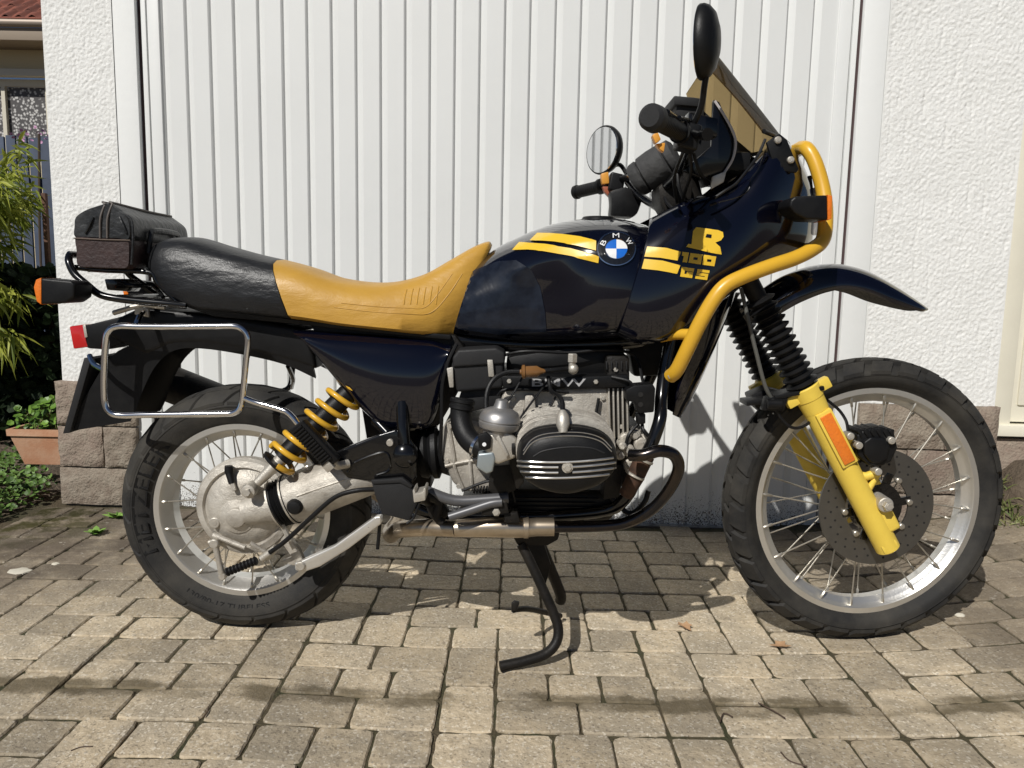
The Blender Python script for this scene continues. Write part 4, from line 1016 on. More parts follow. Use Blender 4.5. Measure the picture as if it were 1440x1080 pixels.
# side panels
mb = MB(); mb.skin(shell([((424, 462), (428, 478), 0.128, 0.128), ((445, 463), (447, 503), 0.132, 0.132), ((475, 465), (477, 540), 0.135, 0.135), ((505, 467), (507, 575), 0.137, 0.137), ((545, 470), (545, 604), 0.138, 0.138), ((585, 474), (590, 606), 0.136, 0.136), ((612, 477), (610, 592), 0.132, 0.132), ((628, 482), (624, 545), 0.128, 0.128), ((637, 482), (635, 500), 0.122, 0.122)],
    [(0.0, 0.5), (0.0, 0.86), (0.03, 0.93), (0.12, 0.99), (0.35, 1.04), (0.6, 1.05), (0.78, 1.01), (0.90, 0.93), (0.97, 0.83), (1.0, 0.72), (1.0, 0.5)], 5))
prt(mb, 'side_panel', m_navy, angle=50)
mb = MB(); mb.plate([(432, 452), (640, 470), (655, 490), (640, 560), (616, 600), (560, 610), (503, 570)], -0.09, 0.2, 0.01); mb.plate([(506, 565), (612, 570), (606, 690), (560, 700), (520, 650)], -0.02, 0.1, 0.01); prt(mb, 'dark_filler', m_dark)  # dark filler plates added to black out gaps behind the side panel
# tail and rear mudguard
mb = MB(); mb.plate([(196, 432), (250, 437), (330, 446), (430, 462), (440, 490), (445, 520), (400, 506), (340, 492), (285, 483), (240, 484), (205, 500), (172, 484), (150, 470), (166, 446)], -0.080, 0.16, 0.012, 3)
prt(mb, 'tail_cover', m_plas)
mb = MB(); inner = [(445, 532), (400, 512), (340, 498), (285, 490), (248, 492), (222, 512), (204, 545), (192, 578), (185, 592)]
outer = [(440, 512), (400, 500), (340, 488), (280, 478), (235, 476), (195, 482), (160, 500), (130, 545), (98, 606)]
rings = []
ci = catmull([px(x, y, -0.07) for x, y in inner], 4); co = catmull([px(x, y, -0.07) for x, y in outer], 4)
for a, b in zip(ci, co): rings.append([V((a.x, -0.075, a.z)), V((b.x, -0.078, b.z)), V((b.x, 0.078, b.z)), V((a.x, 0.075, a.z)), V((lerp(a.x, b.x, .12), 0.068, lerp(a.z, b.z, .12))), V((lerp(a.x, b.x, .8), 0.066, lerp(a.z, b.z, .8))), V((lerp(a.x, b.x, .8), -0.066, lerp(a.z, b.z, .8))), V((lerp(a.x, b.x, .12), -0.068, lerp(a.z, b.z, .12)))])
mb.skin(rings); prt(mb, 'rear_mudguard', m_plas)
seam_b = None
mb = MB(); a = [px(118, 503, -0.09), px(128, 505, -0.09), px(98, 609, -0.09), px(88, 610, -0.09)]
mb.prism(a, (0, 0.19, 0), 0.002); prt(mb, 'number_plate', m_plasm)
mb = MB(); mb.tube([px(160, 440, -0.09), px(200, 428, -0.1), px(232, 432, -0.1)], 0.006, 8); mb.box(px(200, 438, -0.095), V((0.016, 0, -0.003)), YV*0.004, V((0, 0, 0.010)), 0.002); prt(mb, 'rack_bracket', m_alu)
# tail light
mb = MB(); mb.plate([(118, 458), (150, 450), (190, 440), (200, 470), (150, 492), (122, 490)], -0.045, 0.09, 0.005); tl = prt(mb, 'tail_light', m_plas)
mb = MB(); mb.plate([(97, 459), (118, 456), (121, 480), (124, 488), (103, 491)], -0.045, 0.09, 0.004); mb.build('lens', m_red, tl)
mb = MB(); mb.plate([(116, 457), (120, 456.5), (123, 474), (119, 475)], -0.047, 0.094, 0.001); mb.build('trim', m_alu, tl)
# ------------------------------------------------------------------ fairing
FP = [(0.0, 0.86), (0.06, 0.97), (0.25, 1.0), (0.5, 1.0), (0.7, 0.97), (0.85, 0.90), (0.95, 0.80), (1.0, 0.70)]
def open_shell(stations, profile, n=6, thick=0.005):
    R = shell(stations, profile, n); out = []
    h = len(profile)
    for r in R:
        near = r[:h]; far = list(reversed(r[h:]))
        out.append((near, far))
    return out
fs_ = [((906, 312), (868, 472), 0.206, 0.200), ((930, 299), (900, 484), 0.212, 0.206), ((962, 284), (940, 478), 0.214, 0.208), ((996, 272), (982, 452), 0.212, 0.206), ((1028, 252), (1018, 424), 0.205, 0.202), ((1058, 222), (1052, 398), 0.190, 0.194), ((1082, 200), (1084, 378), 0.165, 0.175), ((1104, 214), (1110, 366), 0.135, 0.145), ((1126, 246), (1130, 356), 0.098, 0.102), ((1138, 286), (1141, 346), 0.062, 0.066)]
mb = MB(); half = open_shell(fs_, FP)
for idx in (0, 1):
    rr = [h[idx] for h in half]; th = 0.006*(1 if idx == 0 else -1)
    ins = [[p+V((0, th, 0)) for p in r] for r in rr]
    rings = [r+list(reversed(i)) for r, i in zip(rr, ins)]
    mb.skin(rings)
fr = half[-1]; 
# nose joins the two sides
nl = [(n_, f_) for n_, f_ in zip(half[-1][0], half[-1][1])]
g = [[lerp(a, b, k/8)+V((0.010*sin(pi*k/8), 0, 0)) for k in range(9)] for a, b in nl]
rows_ = [[mb.v(p) for p in r] for r in g]
for i in range(len(rows_)-1):
    for k in range(8): mb.face((rows_[i][k], rows_[i][k+1], rows_[i+1][k+1], rows_[i+1][k]))
fair = prt(mb, 'fairing', m_navy, angle=55)
fb = bvh_of(fair)
decal('stripe', [poly([rel(*p) for p in ((936, 397), (950, 351), (1040, 357), (1105, 375), (1088, 415), (1010, 402))]), poly([rel(*p) for p in ((924, 452), (936, 407), (1020, 415), (1102, 437), (1086, 475), (1000, 460))])], fb, m_yel, fair, 0.0024, 6)
Rl = [(1175, 262), (1275, 275), (1297, 284), (1300, 305), (1288, 322), (1262, 332), (1284, 352), (1290, 386), (1240, 379), (1230, 340), (1218, 338), (1200, 369), (1128, 352), (1138, 338), (1152, 340), (1172, 284), (1160, 280)]
Rh = [(1222, 293), (1245, 296), (1243, 312), (1216, 308)]
decal('lettering', [poly([rel(*p) for p in Rl])], fb, m_yel, fair, 0.0024, 6)
decal('lettering', [poly([rel(*p) for p in Rh])], fb, m_emb, fair, 0.0032, 6)
def stroke(pts, hw, closed):
    """thick lettering stroke with mitred corners -> flat quads"""
    n = len(pts); P_ = [V((p[0], p[1], 0)) for p in pts]; Lf, Rt = [], []
    for k in range(n):
        a = P_[(k-1) % n] if closed or k > 0 else None; b2 = P_[(k+1) % n] if closed or k < n-1 else None
        d1 = (P_[k]-a).normalized() if a is not None else (b2-P_[k]).normalized(); d2 = (b2-P_[k]).normalized() if b2 is not None else d1
        n1 = V((-d1.y, d1.x, 0)); n2 = V((-d2.y, d2.x, 0)); m_ = (n1+n2).normalized(); q = hw/max(0.5, m_.dot(n1))
        Lf.append(P_[k]+m_*q); Rt.append(P_[k]-m_*q)
    f = [(k, (k+1) % n, n+(k+1) % n, n+k) for k in range(n if closed else n-1)]
    return Lf+Rt, f
GL = {'0': ([(9, 9), (44, 9), (44, 38), (9, 38)], 8.5, True), '1': ([(4, 9), (22, 9), (22, 47)], 9.5, False),
      'G': ([(54, 8.5), (9, 8.5), (9, 38.5), (45, 38.5), (45, 26), (26, 26)], 7.6, False),
      'S': ([(54, 7), (9, 7), (9, 23.5), (45, 23.5), (45, 40), (0, 40)], 6.4, False)}
for txt, ox, oy in (('100', 1098, 373), ('GS', 1098, 441)):
    xo = 0
    for ch in txt:
        pts_, hw_, cl_ = GL[ch]; vs, fsx = stroke(pts_, hw_, cl_)
        out = []
        for v_ in vs:
            x = xo+v_.x*1.08+(46-v_.y)*0.20; out.append(V((*rel(ox+x, oy+v_.y+0.13*x), 0)))
        decal('lettering', [(out, fsx)], fb, m_yel, fair, 0.0024, 4)
        xo += 40 if ch == '1' else 62 if ch == '0' else 70
seam([(1010, 285), (1035, 278), (1052, 268), (1056, 252), (1068, 235), (1080, 200)], 0.0016, fb, m_gloss, 'panel_gap', fair)
mb = MB(); mb.plate([(1078, 200), (1096, 187), (1107, 196), (1124, 238), (1120, 243), (1098, 240), (1086, 225)], -0.165, 0.010, 0.003); scb = prt(mb, 'screen_bracket', m_plas)
for (x, y) in ((1094, 197), (1112, 225)):
    mb = MB(); p = px(x, y, -0.168); mb.cyl(p-YV*0.004, p+YV*0.006, 0.0075, seg=16, bev=0.002); mb.cyl(p-YV*0.005, p-YV*0.003, 0.0035, seg=6); mb.build('bracket_screw', m_alu, scb)
# windscreen: a curved sheet
rings = []
nlev = 10; nar = 16
bc, tc = px(1108, 208, 0), px(1006, 74, 0); bs, ts = px(1074, 186, -0.178), px(998, 97, -0.105)
for i in range(nlev+1):
    t = i/nlev; c = lerp(bc, tc, t); s = lerp(bs, ts, t)+V((-0.004*sin(pi*t), -0.016*sin(pi*t), 0)); out = []; inn = []
    for k in range(nar+1):
        a = -pi/2+pi*k/nar; y = sin(a)*abs(s.y); e = abs(sin(a))**1.35
        p = V((lerp(c.x, s.x, e), y, lerp(c.z, s.z, e))); out.append(p); inn.append(p+V((-0.0035, 0, 0)))
    rings.append(out+list(reversed(inn)))
mb = MB(); mb.skin(rings); prt(mb, 'windscreen', m_smoke, angle=50)
# dark band: the screen's lower rubber edge and inner cowl
mb = MB(); mb.tube([rings[0][k]+V((0, 0, 0.002)) for k in range(nar+1)], 0.005, 8); prt(mb, 'screen_trim', m_plas)
mb = MB(); mb.plate([(1003, 140), (1012, 143), (1033, 195), (1030, 225), (1012, 246), (985, 250), (960, 240), (1000, 205)], -0.17, 0.012, 0.003); prt(mb, 'inner_cowl', m_gloss)
mb = MB(); mb.tube([px(1005, 142, -0.172), px(1020, 165, -0.174), px(1034, 195, -0.176), px(1031, 222, -0.176), px(1018, 244, -0.176)], 0.0028, 6, sm=4); prt(mb, 'cowl_edge', M('pale cowl edge', (0.5, 0.47, 0.46), 0.5))
mb = MB(); mb.plate([(952, 134), (984, 137), (992, 148), (985, 200), (950, 160)], -0.06, 0.16, 0.006); mb.plate([(948, 134), (986, 138), (985, 150), (948, 147)], -0.07, 0.18, 0.004); prt(mb, 'instrument_cluster', m_plasm)
mb = MB(); mb.plate([(985, 150), (1030, 190), (1060, 215), (1050, 240), (1000, 258), (968, 235)], -0.05, 0.10, 0.008); mb.box(px(1000, 240, 0), V((0.05, 0, 0)), YV*0.14, V((0, 0, 0.02)), 0.008); prt(mb, 'headlight_shell', m_plas)
mb = MB(); mb.box(px(1128, 300, 0)+V((0.012, 0, 0)), V((0.012, 0, 0)), YV*0.062, V((0.004, 0, 0.055)), 0.008); prt(mb, 'headlight', m_lamp)
mb = MB(); mb.plate([(1132, 248), (1142, 246), (1146, 285), (1138, 290)], -0.08, 0.16, 0.003); prt(mb, 'light_guard', m_plas)
mb = MB(); mb.tube([px(1005, 278, -0.212), px(1020, 268, -0.213), px(1035, 258, -0.212), px(1050, 240, -0.205), px(1066, 218, -0.195), px(1076, 196, -0.185)], 0.0032, 6, sm=4); prt(mb, 'fairing_edge', m_gloss)
mb = MB(); mb.plate([(1002, 248), (1022, 240), (1018, 256), (1000, 266)], -0.19, 0.01, 0.002); prt(mb, 'fairing_stay', m_alu)

# ------------------------------------------------------------------ yellow guard bars
gp = [(943, 529, -0.175), (952, 520, -0.195), (966, 492, -0.215), (984, 455, -0.232), (1003, 422, -0.240), (1020, 402, -0.240), (1045, 389, -0.235), (1085, 374, -0.222), (1118, 363, -0.205), (1143, 350, -0.185), (1158, 335, -0.165), (1161, 300, -0.145), (1157, 265, -0.130), (1146, 228, -0.115), (1135, 210, -0.100), (1127, 208, -0.070)]
gpts = catmull([px(*p) for p in gp], 6)
top = gpts[-1]; across = [V((top.x-0.006, y, top.z-0.004)) for y in (-0.03, 0.0, 0.03)]
mb = MB(); mb.tube(gpts+across+[V((p.x, -p.y, p.z)) for p in reversed(gpts)], 0.0158, 14); gb = prt(mb, 'crash_bar', m_ybar)
mb = MB(); q = px(1152, 345, -0.17); mb.tube([q, V((q.x, -q.y, q.z))], 0.009, 10); mb.build('cross_tube', m_ybar, gb)
mb = MB(); mb.tube([px(930, 474, -0.16), px(950, 470, -0.19), px(975, 470, -0.222)], 0.012, 10); mb.build('cross_tube', m_ybar, gb)
for (x, y, Y) in ((943, 529, -0.192), (1150, 342, -0.186), (1160, 305, -0.162)):
    mb = MB(); p = px(x, y, Y); mb.cyl(p-YV*0.002, p+YV*0.010, 0.0065, seg=6, bev=0.001); mb.build('bar_bolt', m_alu, gb)
# indicators
def indicator(front, s):
    if front: body = [(1112, 281), (1118, 276), (1164, 274), (1165, 309), (1135, 308), (1118, 300), (1110, 290)]; lens = [(1164, 273), (1171, 275), (1170, 308), (1164, 310)]; Y0, th = -0.245, 0.075
    else: body = [(105, 400), (100, 395), (57, 391), (57, 428), (92, 426), (104, 418)]; lens = [(58, 390), (50, 393), (47, 404), (51, 424), (58, 429)]; Y0, th = -0.215, 0.07
    mb = MB(); mb.plate(body, Y0, th, 0.006, 3)
    stalk = [px(1120, 290, Y0+0.05), px(1112, 290, -0.10)] if front else [px(104, 406, Y0+0.03), px(125, 406, -0.13)]
    mb.tube([stalk[0], stalk[1]], 0.010, 10)
    o = prt(mb, 'indicator', m_plas, mirror=s > 0)
    mb = MB(); mb.plate(lens, Y0-0.001, th+0.002, 0.003); mb.build('lens', m_amber, o, mirror=s > 0)
for s in (-1, 1): indicator(True, s); indicator(False, s)

# ------------------------------------------------------------------ handlebar, grips, mirrors
hbar = [px(922, 168, -0.425), px(946, 180, -0.35), px(964, 190, -0.29), px(966, 215, -0.20), px(950, 248, -0.09), px(936, 262, -0.04), px(924, 262, 0.04), px(908, 258, 0.10), px(888, 248, 0.20), px(875, 252, 0.28), px(846, 262, 0.34), px(808, 271, 0.41)]
mb = MB(); mb.tube(hbar, 0.011, 12, sm=5); prt(mb, 'handlebar', m_gloss)
def grip(a, b, name='grip'):
    d = (b-a).normalized(); L0 = (b-a).length; pr_ = [(0.0165, 0.0), (0.0195, 0.003), (0.0200, 0.012), (0.0172, 0.014)]; k = 0.018
    while k < L0-0.012: pr_ += [(0.0168, k), (0.0176, k+0.002), (0.0176, k+0.005), (0.0168, k+0.007)]; k += 0.0075
    pr_ += [(0.0215, L0-0.008), (0.0215, L0)]
    mb = MB(); mb.lathe(a, d, pr_, 24); return prt(mb, name, m_rubd, angle=30)
grip(hbar[0], hbar[2]-(hbar[2]-hbar[0])*0.18)
g2 = grip(hbar[-1], hbar[-2])
mb = MB(); d = (hbar[2]-hbar[0]).normalized(); mb.cyl(hbar[0]-d*0.028, hbar[0]+d*0.004, 0.0235, 0.0245, 24, 0.006); prt(mb, 'bar_end_weight', m_plasm)
def switch(c, s):
    mb = MB(); mb.box(c, V((0.020, 0, -0.004)), V((0, 0.026, 0)), V((0.004, 0, 0.024)), 0.006, 3); sw = prt(mb, 'switch_housing', m_plas)
    return sw
sw = switch(px(966, 194, -0.285), -1)
mb = MB(); mb.plate([(917, 190), (925, 184), (930, 196), (922, 202)], -0.30, 0.02, 0.003); mb.plate([(922, 202), (936, 200), (934, 214), (928, 210)], -0.29, 0.02, 0.003); mb.build('switch_button', m_orange, sw)
mb = MB(); mb.plate([(933, 160), (940, 155), (942, 161), (935, 168)], -0.29, 0.02, 0.002); mb.build('kill_switch', m_red, sw)
mb = MB(); mb.tube([px(968, 186, -0.29), px(985, 190, -0.32), px(995, 189, -0.35)], [0.010, 0.009, 0.012], 12); mb.box(px(985, 178, -0.25), V((0.03, 0, -0.006)), YV*0.022, V((0, 0, 0.018)), 0.005); mb.cyl(px(975, 172, -0.27), px(955, 166, -0.36), 0.005, seg=8); prt(mb, 'brake_master_cylinder', m_gloss)
mb = MB(); mb.tube([px(968, 178, -0.30), px(950, 166, -0.36), px(938, 158, -0.42)], [0.006, 0.005, 0.006], 8, sm=3); prt(mb, 'brake_lever', m_gloss)
sw2 = switch(px(866, 258, 0.30), 1)
mb = MB(); mb.plate([(845, 244), (856, 241), (857, 258), (847, 259)], 0.285, 0.03, 0.004); mb.build('switch_button', m_orange, sw2)
mb = MB(); mb.plate([(847, 262), (856, 262), (864, 272), (858, 278), (850, 270)], 0.29, 0.025, 0.003); mb.build('horn_button', M('brown red button', (0.35, 0.10, 0.05), 0.4), sw2)
mb = MB(); mb.plate([(858, 268), (880, 262), (898, 270), (903, 284), (897, 300), (890, 306), (858, 304), (860, 285)], 0.22, 0.06, 0.008); prt(mb, 'hand_shield', m_plas)
mb = MB(); mb.tube([px(882, 256, 0.26), px(900, 276, 0.20), px(930, 294, 0.12), px(936, 300, 0.05)], [0.008, 0.010, 0.012, 0.008], 10, sm=3); prt(mb, 'clutch_lever', m_gloss)
# foam pad on the bar brace
pa, pb_ = px(892, 256, 0.02), px(952, 216, -0.02); d = (pb_-pa).normalized(); L0 = (pb_-pa).length
mb = MB(); mb.lathe(pa, d, [(0.020, -0.004), (0.035, 0.0), (0.040, 0.008), (0.041, 0.022), (0.037, 0.026), (0.043, 0.030), (0.0445, L0*0.5), (0.043, L0-0.030), (0.037, L0-0.026), (0.041, L0-0.022), (0.040, L0-0.006), (0.03, L0)], 28); pad = prt(mb, 'bar_pad', M('grey foam pad', (0.045, 0.045, 0.045), 0.75, var=(40, 0.6, (0.028, 0.028, 0.028)), bump=[(30, 0.006)]))
for t in (0.025, L0-0.025):
    mb = MB(); mb.lathe(pa, d, [(0.0375, t-0.0025), (0.0385, t), (0.0375, t+0.0025)], 28); mb.build('pad_strap', m_rubd, pad)
mb = MB(); mb.plate([(925, 262), (955, 240), (975, 262), (972, 300), (940, 305), (928, 285)], -0.05, 0.10, 0.01); mb.tube([px(960, 240, 0), px(985, 330, 0), px(1035, 400, 0)], 0.028, 14); prt(mb, 'fork_yoke', m_dark)
mb = MB()
for c_ in ([(952, 232, -0.12), (955, 262, -0.13), (965, 290, -0.12)], [(968, 205, -0.24), (972, 240, -0.2), (962, 275, -0.14), (958, 305, -0.1)], [(960, 215, -0.22), (948, 250, -0.17), (952, 285, -0.12)], [(930, 262, -0.02), (938, 285, -0.06), (955, 300, -0.08)], [(975, 215, -0.22), (985, 245, -0.2), (1000, 258, -0.15)]):
    mb.tube([px(*q) for q in c_], 0.0038, 7, sm=6)
prt(mb, 'control_cables', m_rubd)
def mirror(c, ax_up, w_, h_, nrm, stem, glass):
    nrm = nrm.normalized(); u = ax_up-nrm*ax_up.dot(nrm); u.normalize(); s = u.cross(nrm); n = 32; rings = []
    for q, dpth in ((0.97, 0.0), (1.0, 0.003), (1.0, 0.010), (0.93, 0.020), (0.75, 0.030), (0.4, 0.037), (0.05, 0.039)):
        rings.append([c+(s*cos(2*pi*k/n)*w_+u*sin(2*pi*k/n)*h_)*q-nrm*dpth for k in range(n)])
    mb = MB(); mb.skin(rings); mb.tube(stem, 0.006, 10, sm=4); o = prt(mb, 'mirror', m_plas, angle=50)
    r2 = [[c+(s*cos(2*pi*k/n)*w_+u*sin(2*pi*k/n)*h_)*q+nrm*e for k in range(n)] for q, e in ((0.94, -0.001), (0.92, 0.0012))]
    mb = MB(); mb.skin(r2); mb.build('mirror_glass', m_glass, o)
c = px(983, 60, -0.33); mirror(c, (px(990, 14, -0.33)-px(976, 104, -0.33)), 0.052, 0.068, V((-0.90, 0.42, -0.02)), [c+V((0.018, -0.01, -0.035)), px(991, 118, -0.33), px(986, 150, -0.31), px(972, 182, -0.285)], True)
c = px(846, 211, 0.34); mirror(c, V((0.07, 0, 1)), 0.078, 0.066, V((-0.88, -0.47, 0.0)), [c+V((0.03, 0.02, -0.04)), px(872, 232, 0.33), px(882, 246, 0.30)], True)

# ------------------------------------------------------------------ engine
mb = MB(); mb.plate([(708, 545), (858, 545), (862, 625), (852, 655), (705, 660), (692, 630)], -0.135, 0.27, 0.012, 3); eng = prt(mb, 'engine_block', m_cast)
mb = MB(); mb.plate([(704, 528), (800, 530), (884, 527), (886, 545), (708, 549)], -0.150, 0.30, 0.006); mb.plate([(712, 500), (800, 488), (880, 490), (884, 528), (712, 530)], -0.10, 0.2, 0.02); stc = prt(mb, 'starter_cover', m_plas)
vs, fsx = text_mesh('BMW', 0.01); o3 = [px(lerp(748, 824, v.x), lerp(543.5, 532.5, v.y), -0.1506) for v in vs]; n_ = len(o3)
mesh_from('cover_lettering', o3+[p+YV*0.002 for p in o3], list(fsx), M('grey cover lettering', (0.42, 0.42, 0.42), 0.5), stc)
mb = MB(); mb.plate([(852, 500), (886, 500), (886, 618), (856, 616)], -0.130, 0.26, 0.01); fc_ = prt(mb, 'front_cover', m_dark)
for k in range(5):
    mb = MB(); x = 855+k*6.4; mb.plate([(x, 546), (x+2.4, 546), (x+3.8, 618), (x+1.4, 618)], -0.139, 0.014, 0.001); mb.build('cover_rib', m_alu, fc_)
for k in range(5):
    mb = MB(); x = 852+k*7; mb.plate([(x, 508), (x+2, 508), (x+2.4, 520), (x+0.6, 520)], -0.136, 0.01, 0.001); mb.build('cover_rib', m_plasm, fc_)
mb = MB(); mb.plate([(858, 612), (905, 600), (920, 640), (905, 672), (870, 690), (850, 660)], -0.09, 0.18, 0.015); prt(mb, 'timing_case', m_dark)
mb = MB(); 
for (x, y, r, Y) in ((880, 618, 0.013, -0.15), (894, 612, 0.012, -0.15), (902, 626, 0.016, -0.155), (884, 634, 0.014, -0.16), (896, 645, 0.013, -0.16), (886, 655, 0.015, -0.155), (872, 640, 0.012, -0.16), (908, 614, 0.010, -0.14), (876, 628, 0.009, -0.17)):
    p = px(x, y, Y); dd = V((random.uniform(-.5, .5), -1, random.uniform(-.3, .3))).normalized(); mb.cyl(p+YV*0.05, p, r*1.1, r, 14, 0.003); mb.cyl(p+dd*0.006, p, r*0.6, seg=6)
prt(mb, 'front_castings', m_cast)
mb = MB(); mb.plate([(690, 690), (850, 692), (880, 700), (860, 735), (720, 738), (640, 720)], -0.11, 0.22, 0.02, 3); prt(mb, 'oil_sump', m_dark)
for k in range(6):
    mb = MB(); y = 700+k*6; mb.plate([(720+k*3, y), (842-k*4, y+1), (842-k*4, y+3), (720+k*3, y+2.4)], -0.118, 0.02, 0.001); prt(mb, 'sump_fin', m_dark)
for (x, y, Y) in ((716, 536, -0.152), (838, 537, -0.152), (866, 520, -0.132), (874, 600, -0.132), (722, 560, -0.138), (848, 560, -0.138), (850, 640, -0.138)):
    mb = MB(); p = px(x, y, Y); mb.cyl(p-YV*0.003, p+YV*0.010, 0.0055, seg=6, bev=0.001); prt(mb, 'engine_bolt', m_alu)
mb = MB()
for c_ in ([(706, 500, -0.12), (740, 494, -0.14), (800, 496, -0.13), (850, 492, -0.12), (892, 500, -0.1), (905, 540, -0.14)], [(700, 556, -0.15), (712, 548, -0.155), (760, 548, -0.155), (800, 552, -0.15)], [(650, 690, -0.15), (690, 676, -0.16), (716, 684, -0.17), (724, 706, -0.16)], [(860, 530, -0.15), (884, 536, -0.16), (890, 545, -0.16)], [(842, 560, -0.145), (838, 590, -0.15), (846, 612, -0.17)]):
    mb = MB(); mb.tube([px(*q) for q in c_], 0.0036, 7, sm=5); prt(mb, 'wiring_loom', m_rubd)
mb = MB(); mb.plate([(738, 556), (752, 556), (756, 596), (748, 602), (736, 596)], -0.152, 0.02, 0.006); prt(mb, 'casting_boss', m_cast)
mb = MB(); mb.lathe(px(838, 612, -0.15), YV, [(0.006, -0.012), (0.014, -0.010), (0.015, 0.004)], 18); prt(mb, 'oil_plug', m_plas)
mb = MB(); mb.plate([(690, 655), (722, 652), (726, 690), (700, 700), (686, 690)], -0.19, 0.06, 0.006); prt(mb, 'engine_mount', m_dark)
mb = MB(); mb.plate([(852, 650), (878, 655), (872, 700), (848, 704)], -0.16, 0.06, 0.006); prt(mb, 'engine_mount', m_dark)
# cylinder, fins, valve cover (both sides)
m_rib = M('polished rib', (0.55, 0.54, 0.52), 0.28, 0.9)
cov = [(727, 640), (731, 624), (742, 612), (758, 604), (790, 600), (822, 602), (846, 609), (862, 622), (868, 638), (868, 654), (860, 668), (842, 682), (815, 691), (795, 694), (772, 691), (752, 684), (736, 672), (728, 658)]
YC = -0.372
def cpt(x, y): return px(x, y, YC+0.035)
FZ = 0.010; C0 = catmull([cpt(*p) for p in cov], 3, True); cc = sum(C0, V((0, 0, 0)))/len(C0)
def cov_ring(q, Y, dz=0.0): return [V((cc.x+(p.x-cc.x)*q, Y, cc.z+(p.z-cc.z)*q+dz)) for p in C0]
for s in (-1, 1):
    mi = s > 0
    mb = MB(); mb.cyl(V((cc.x, -0.12, cc.z+0.004)), V((cc.x, -0.30, cc.z)), 0.058, seg=28); cy = prt(mb, 'cylinder', m_dark, mirror=mi)  # barrel coloured dark, painting in the shade between its fins
    for k in range(9):
        Y = -0.155-k*0.0165; mb = MB(); q = 1.06 if k < 7 else 1.02
        mb.skin([cov_ring(q-0.01, Y-0.0022, FZ), cov_ring(q, Y-0.0015, FZ), cov_ring(q, Y+0.0015, FZ), cov_ring(q-0.01, Y+0.0022, FZ)]); mb.build('cooling_fin', m_cast, cy, mirror=mi)
    mb = MB(); mb.skin([cov_ring(0.99, -0.296), cov_ring(1.0, -0.300), cov_ring(1.0, -0.316), cov_ring(0.985, -0.318), cov_ring(0.985, -0.320), cov_ring(1.0, -0.322), cov_ring(0.99, -0.334), cov_ring(0.95, -0.350), cov_ring(0.88, -0.362), cov_ring(0.74, -0.370), cov_ring(0.5, -0.3735), cov_ring(0.05, -0.3745)])
    vc = prt(mb, 'valve_cover', m_plas, mirror=mi, angle=45)
    if s < 0:
        vb = bvh_of(vc)
        for yy in (650, 657, 664.5, 672):
            spl = ((728, 785), (805, 868)) if yy in (657, 664.5) else ((728, 868),)
            for (xa, xb) in spl:
                pts = []
                for i in range(25):
                    x = lerp(xa, xb, i/24); y = yy-abs(x-797)**2*0.0009-(x-797)*0.035; h = vb.ray_cast(CAM, ray(x, y))
                    if h[0] is not None: pts.append(h[0])
                if len(pts) > 3:
                    mb = MB(); mb.tube(pts, 0.0026, 8); mb.build('cover_rib', m_rib, vc)
        mb = MB(); p = vb.ray_cast(CAM, ray(798, 657.5))[0]; mb.cyl(p+YV*0.004, p-YV*0.008, 0.0075, seg=6, bev=0.001); mb.cyl(p+YV*0.006, p-YV*0.001, 0.011, seg=18); mb.build('cover_nut', m_alu, vc)
        for off_ in (0, 5):
            seam([(736, 634+off_), (747, 619+off_), (764, 611+off_), (792, 608+off_), (822, 609+off_), (845, 616+off_), (860, 630+off_)], 0.0013, vb, m_rib, 'cover_edge', vc)
        seam([(750, 642), (765, 634), (797, 629), (830, 630), (850, 637)], 0.0016, vb, m_plasm, 'cover_edge', vc)
        mb = MB(); p = px(791, 594, -0.345); mb.lathe(p+V((0, 0, 0.012)), V((0.03, -0.45, -1)), [(0.006, -0.012), (0.011, -0.004), (0.0135, 0.006), (0.013, 0.018), (0.010, 0.026), (0.008, 0.034)], 18); prt(mb, 'spark_plug_cap', m_alu)
        mb = MB(); mb.tube([px(771, 530, -0.17), px(775, 550, -0.20), px(785, 556, -0.25), px(791, 566, -0.30), px(791, 585, -0.335)], 0.0048, 8, sm=5); prt(mb, 'ignition_lead', m_rubd)
# gearbox / bell housing
mb = MB(); c = px(650, 636, -0.10)
mb.plate([(622, 600), (634, 590), (660, 588), (690, 600), (712, 640), (705, 690), (655, 692), (636, 680), (622, 645)], -0.135, 0.27, 0.014, 3); gbx = prt(mb, 'gearbox', m_cast)
mb = MB()
for pp in ([(630, 594), (638, 640), (640, 660), (652, 690)], [(656, 590), (660, 640), (664, 690)], [(626, 655), (660, 648), (690, 646)]):
    mb.tube([px(x, y, -0.137) for x, y in pp], 0.0045, 8, sm=4)
mb.build('casing_rib', m_cast, gbx)
for (x, y) in ((632, 600), (628, 650), (645, 684), (688, 604), (700, 672)):
    mb = MB(); p = px(x, y, -0.141); mb.cyl(p, p+YV*0.012, 0.0062, seg=6, bev=0.001); mb.build('casing_bolt', m_alu, gbx)
mb = MB(); p = px(612, 636, -0.07); mb.lathe(p, V((1, 0, 0.10)), [(0.044, -0.040), (0.056, -0.034), (0.060, -0.020), (0.052, -0.012), (0.062, -0.004), (0.062, 0.006), (0.050, 0.012), (0.058, 0.03)], 32); mb.build('drive_boot', m_rubd, gbx)
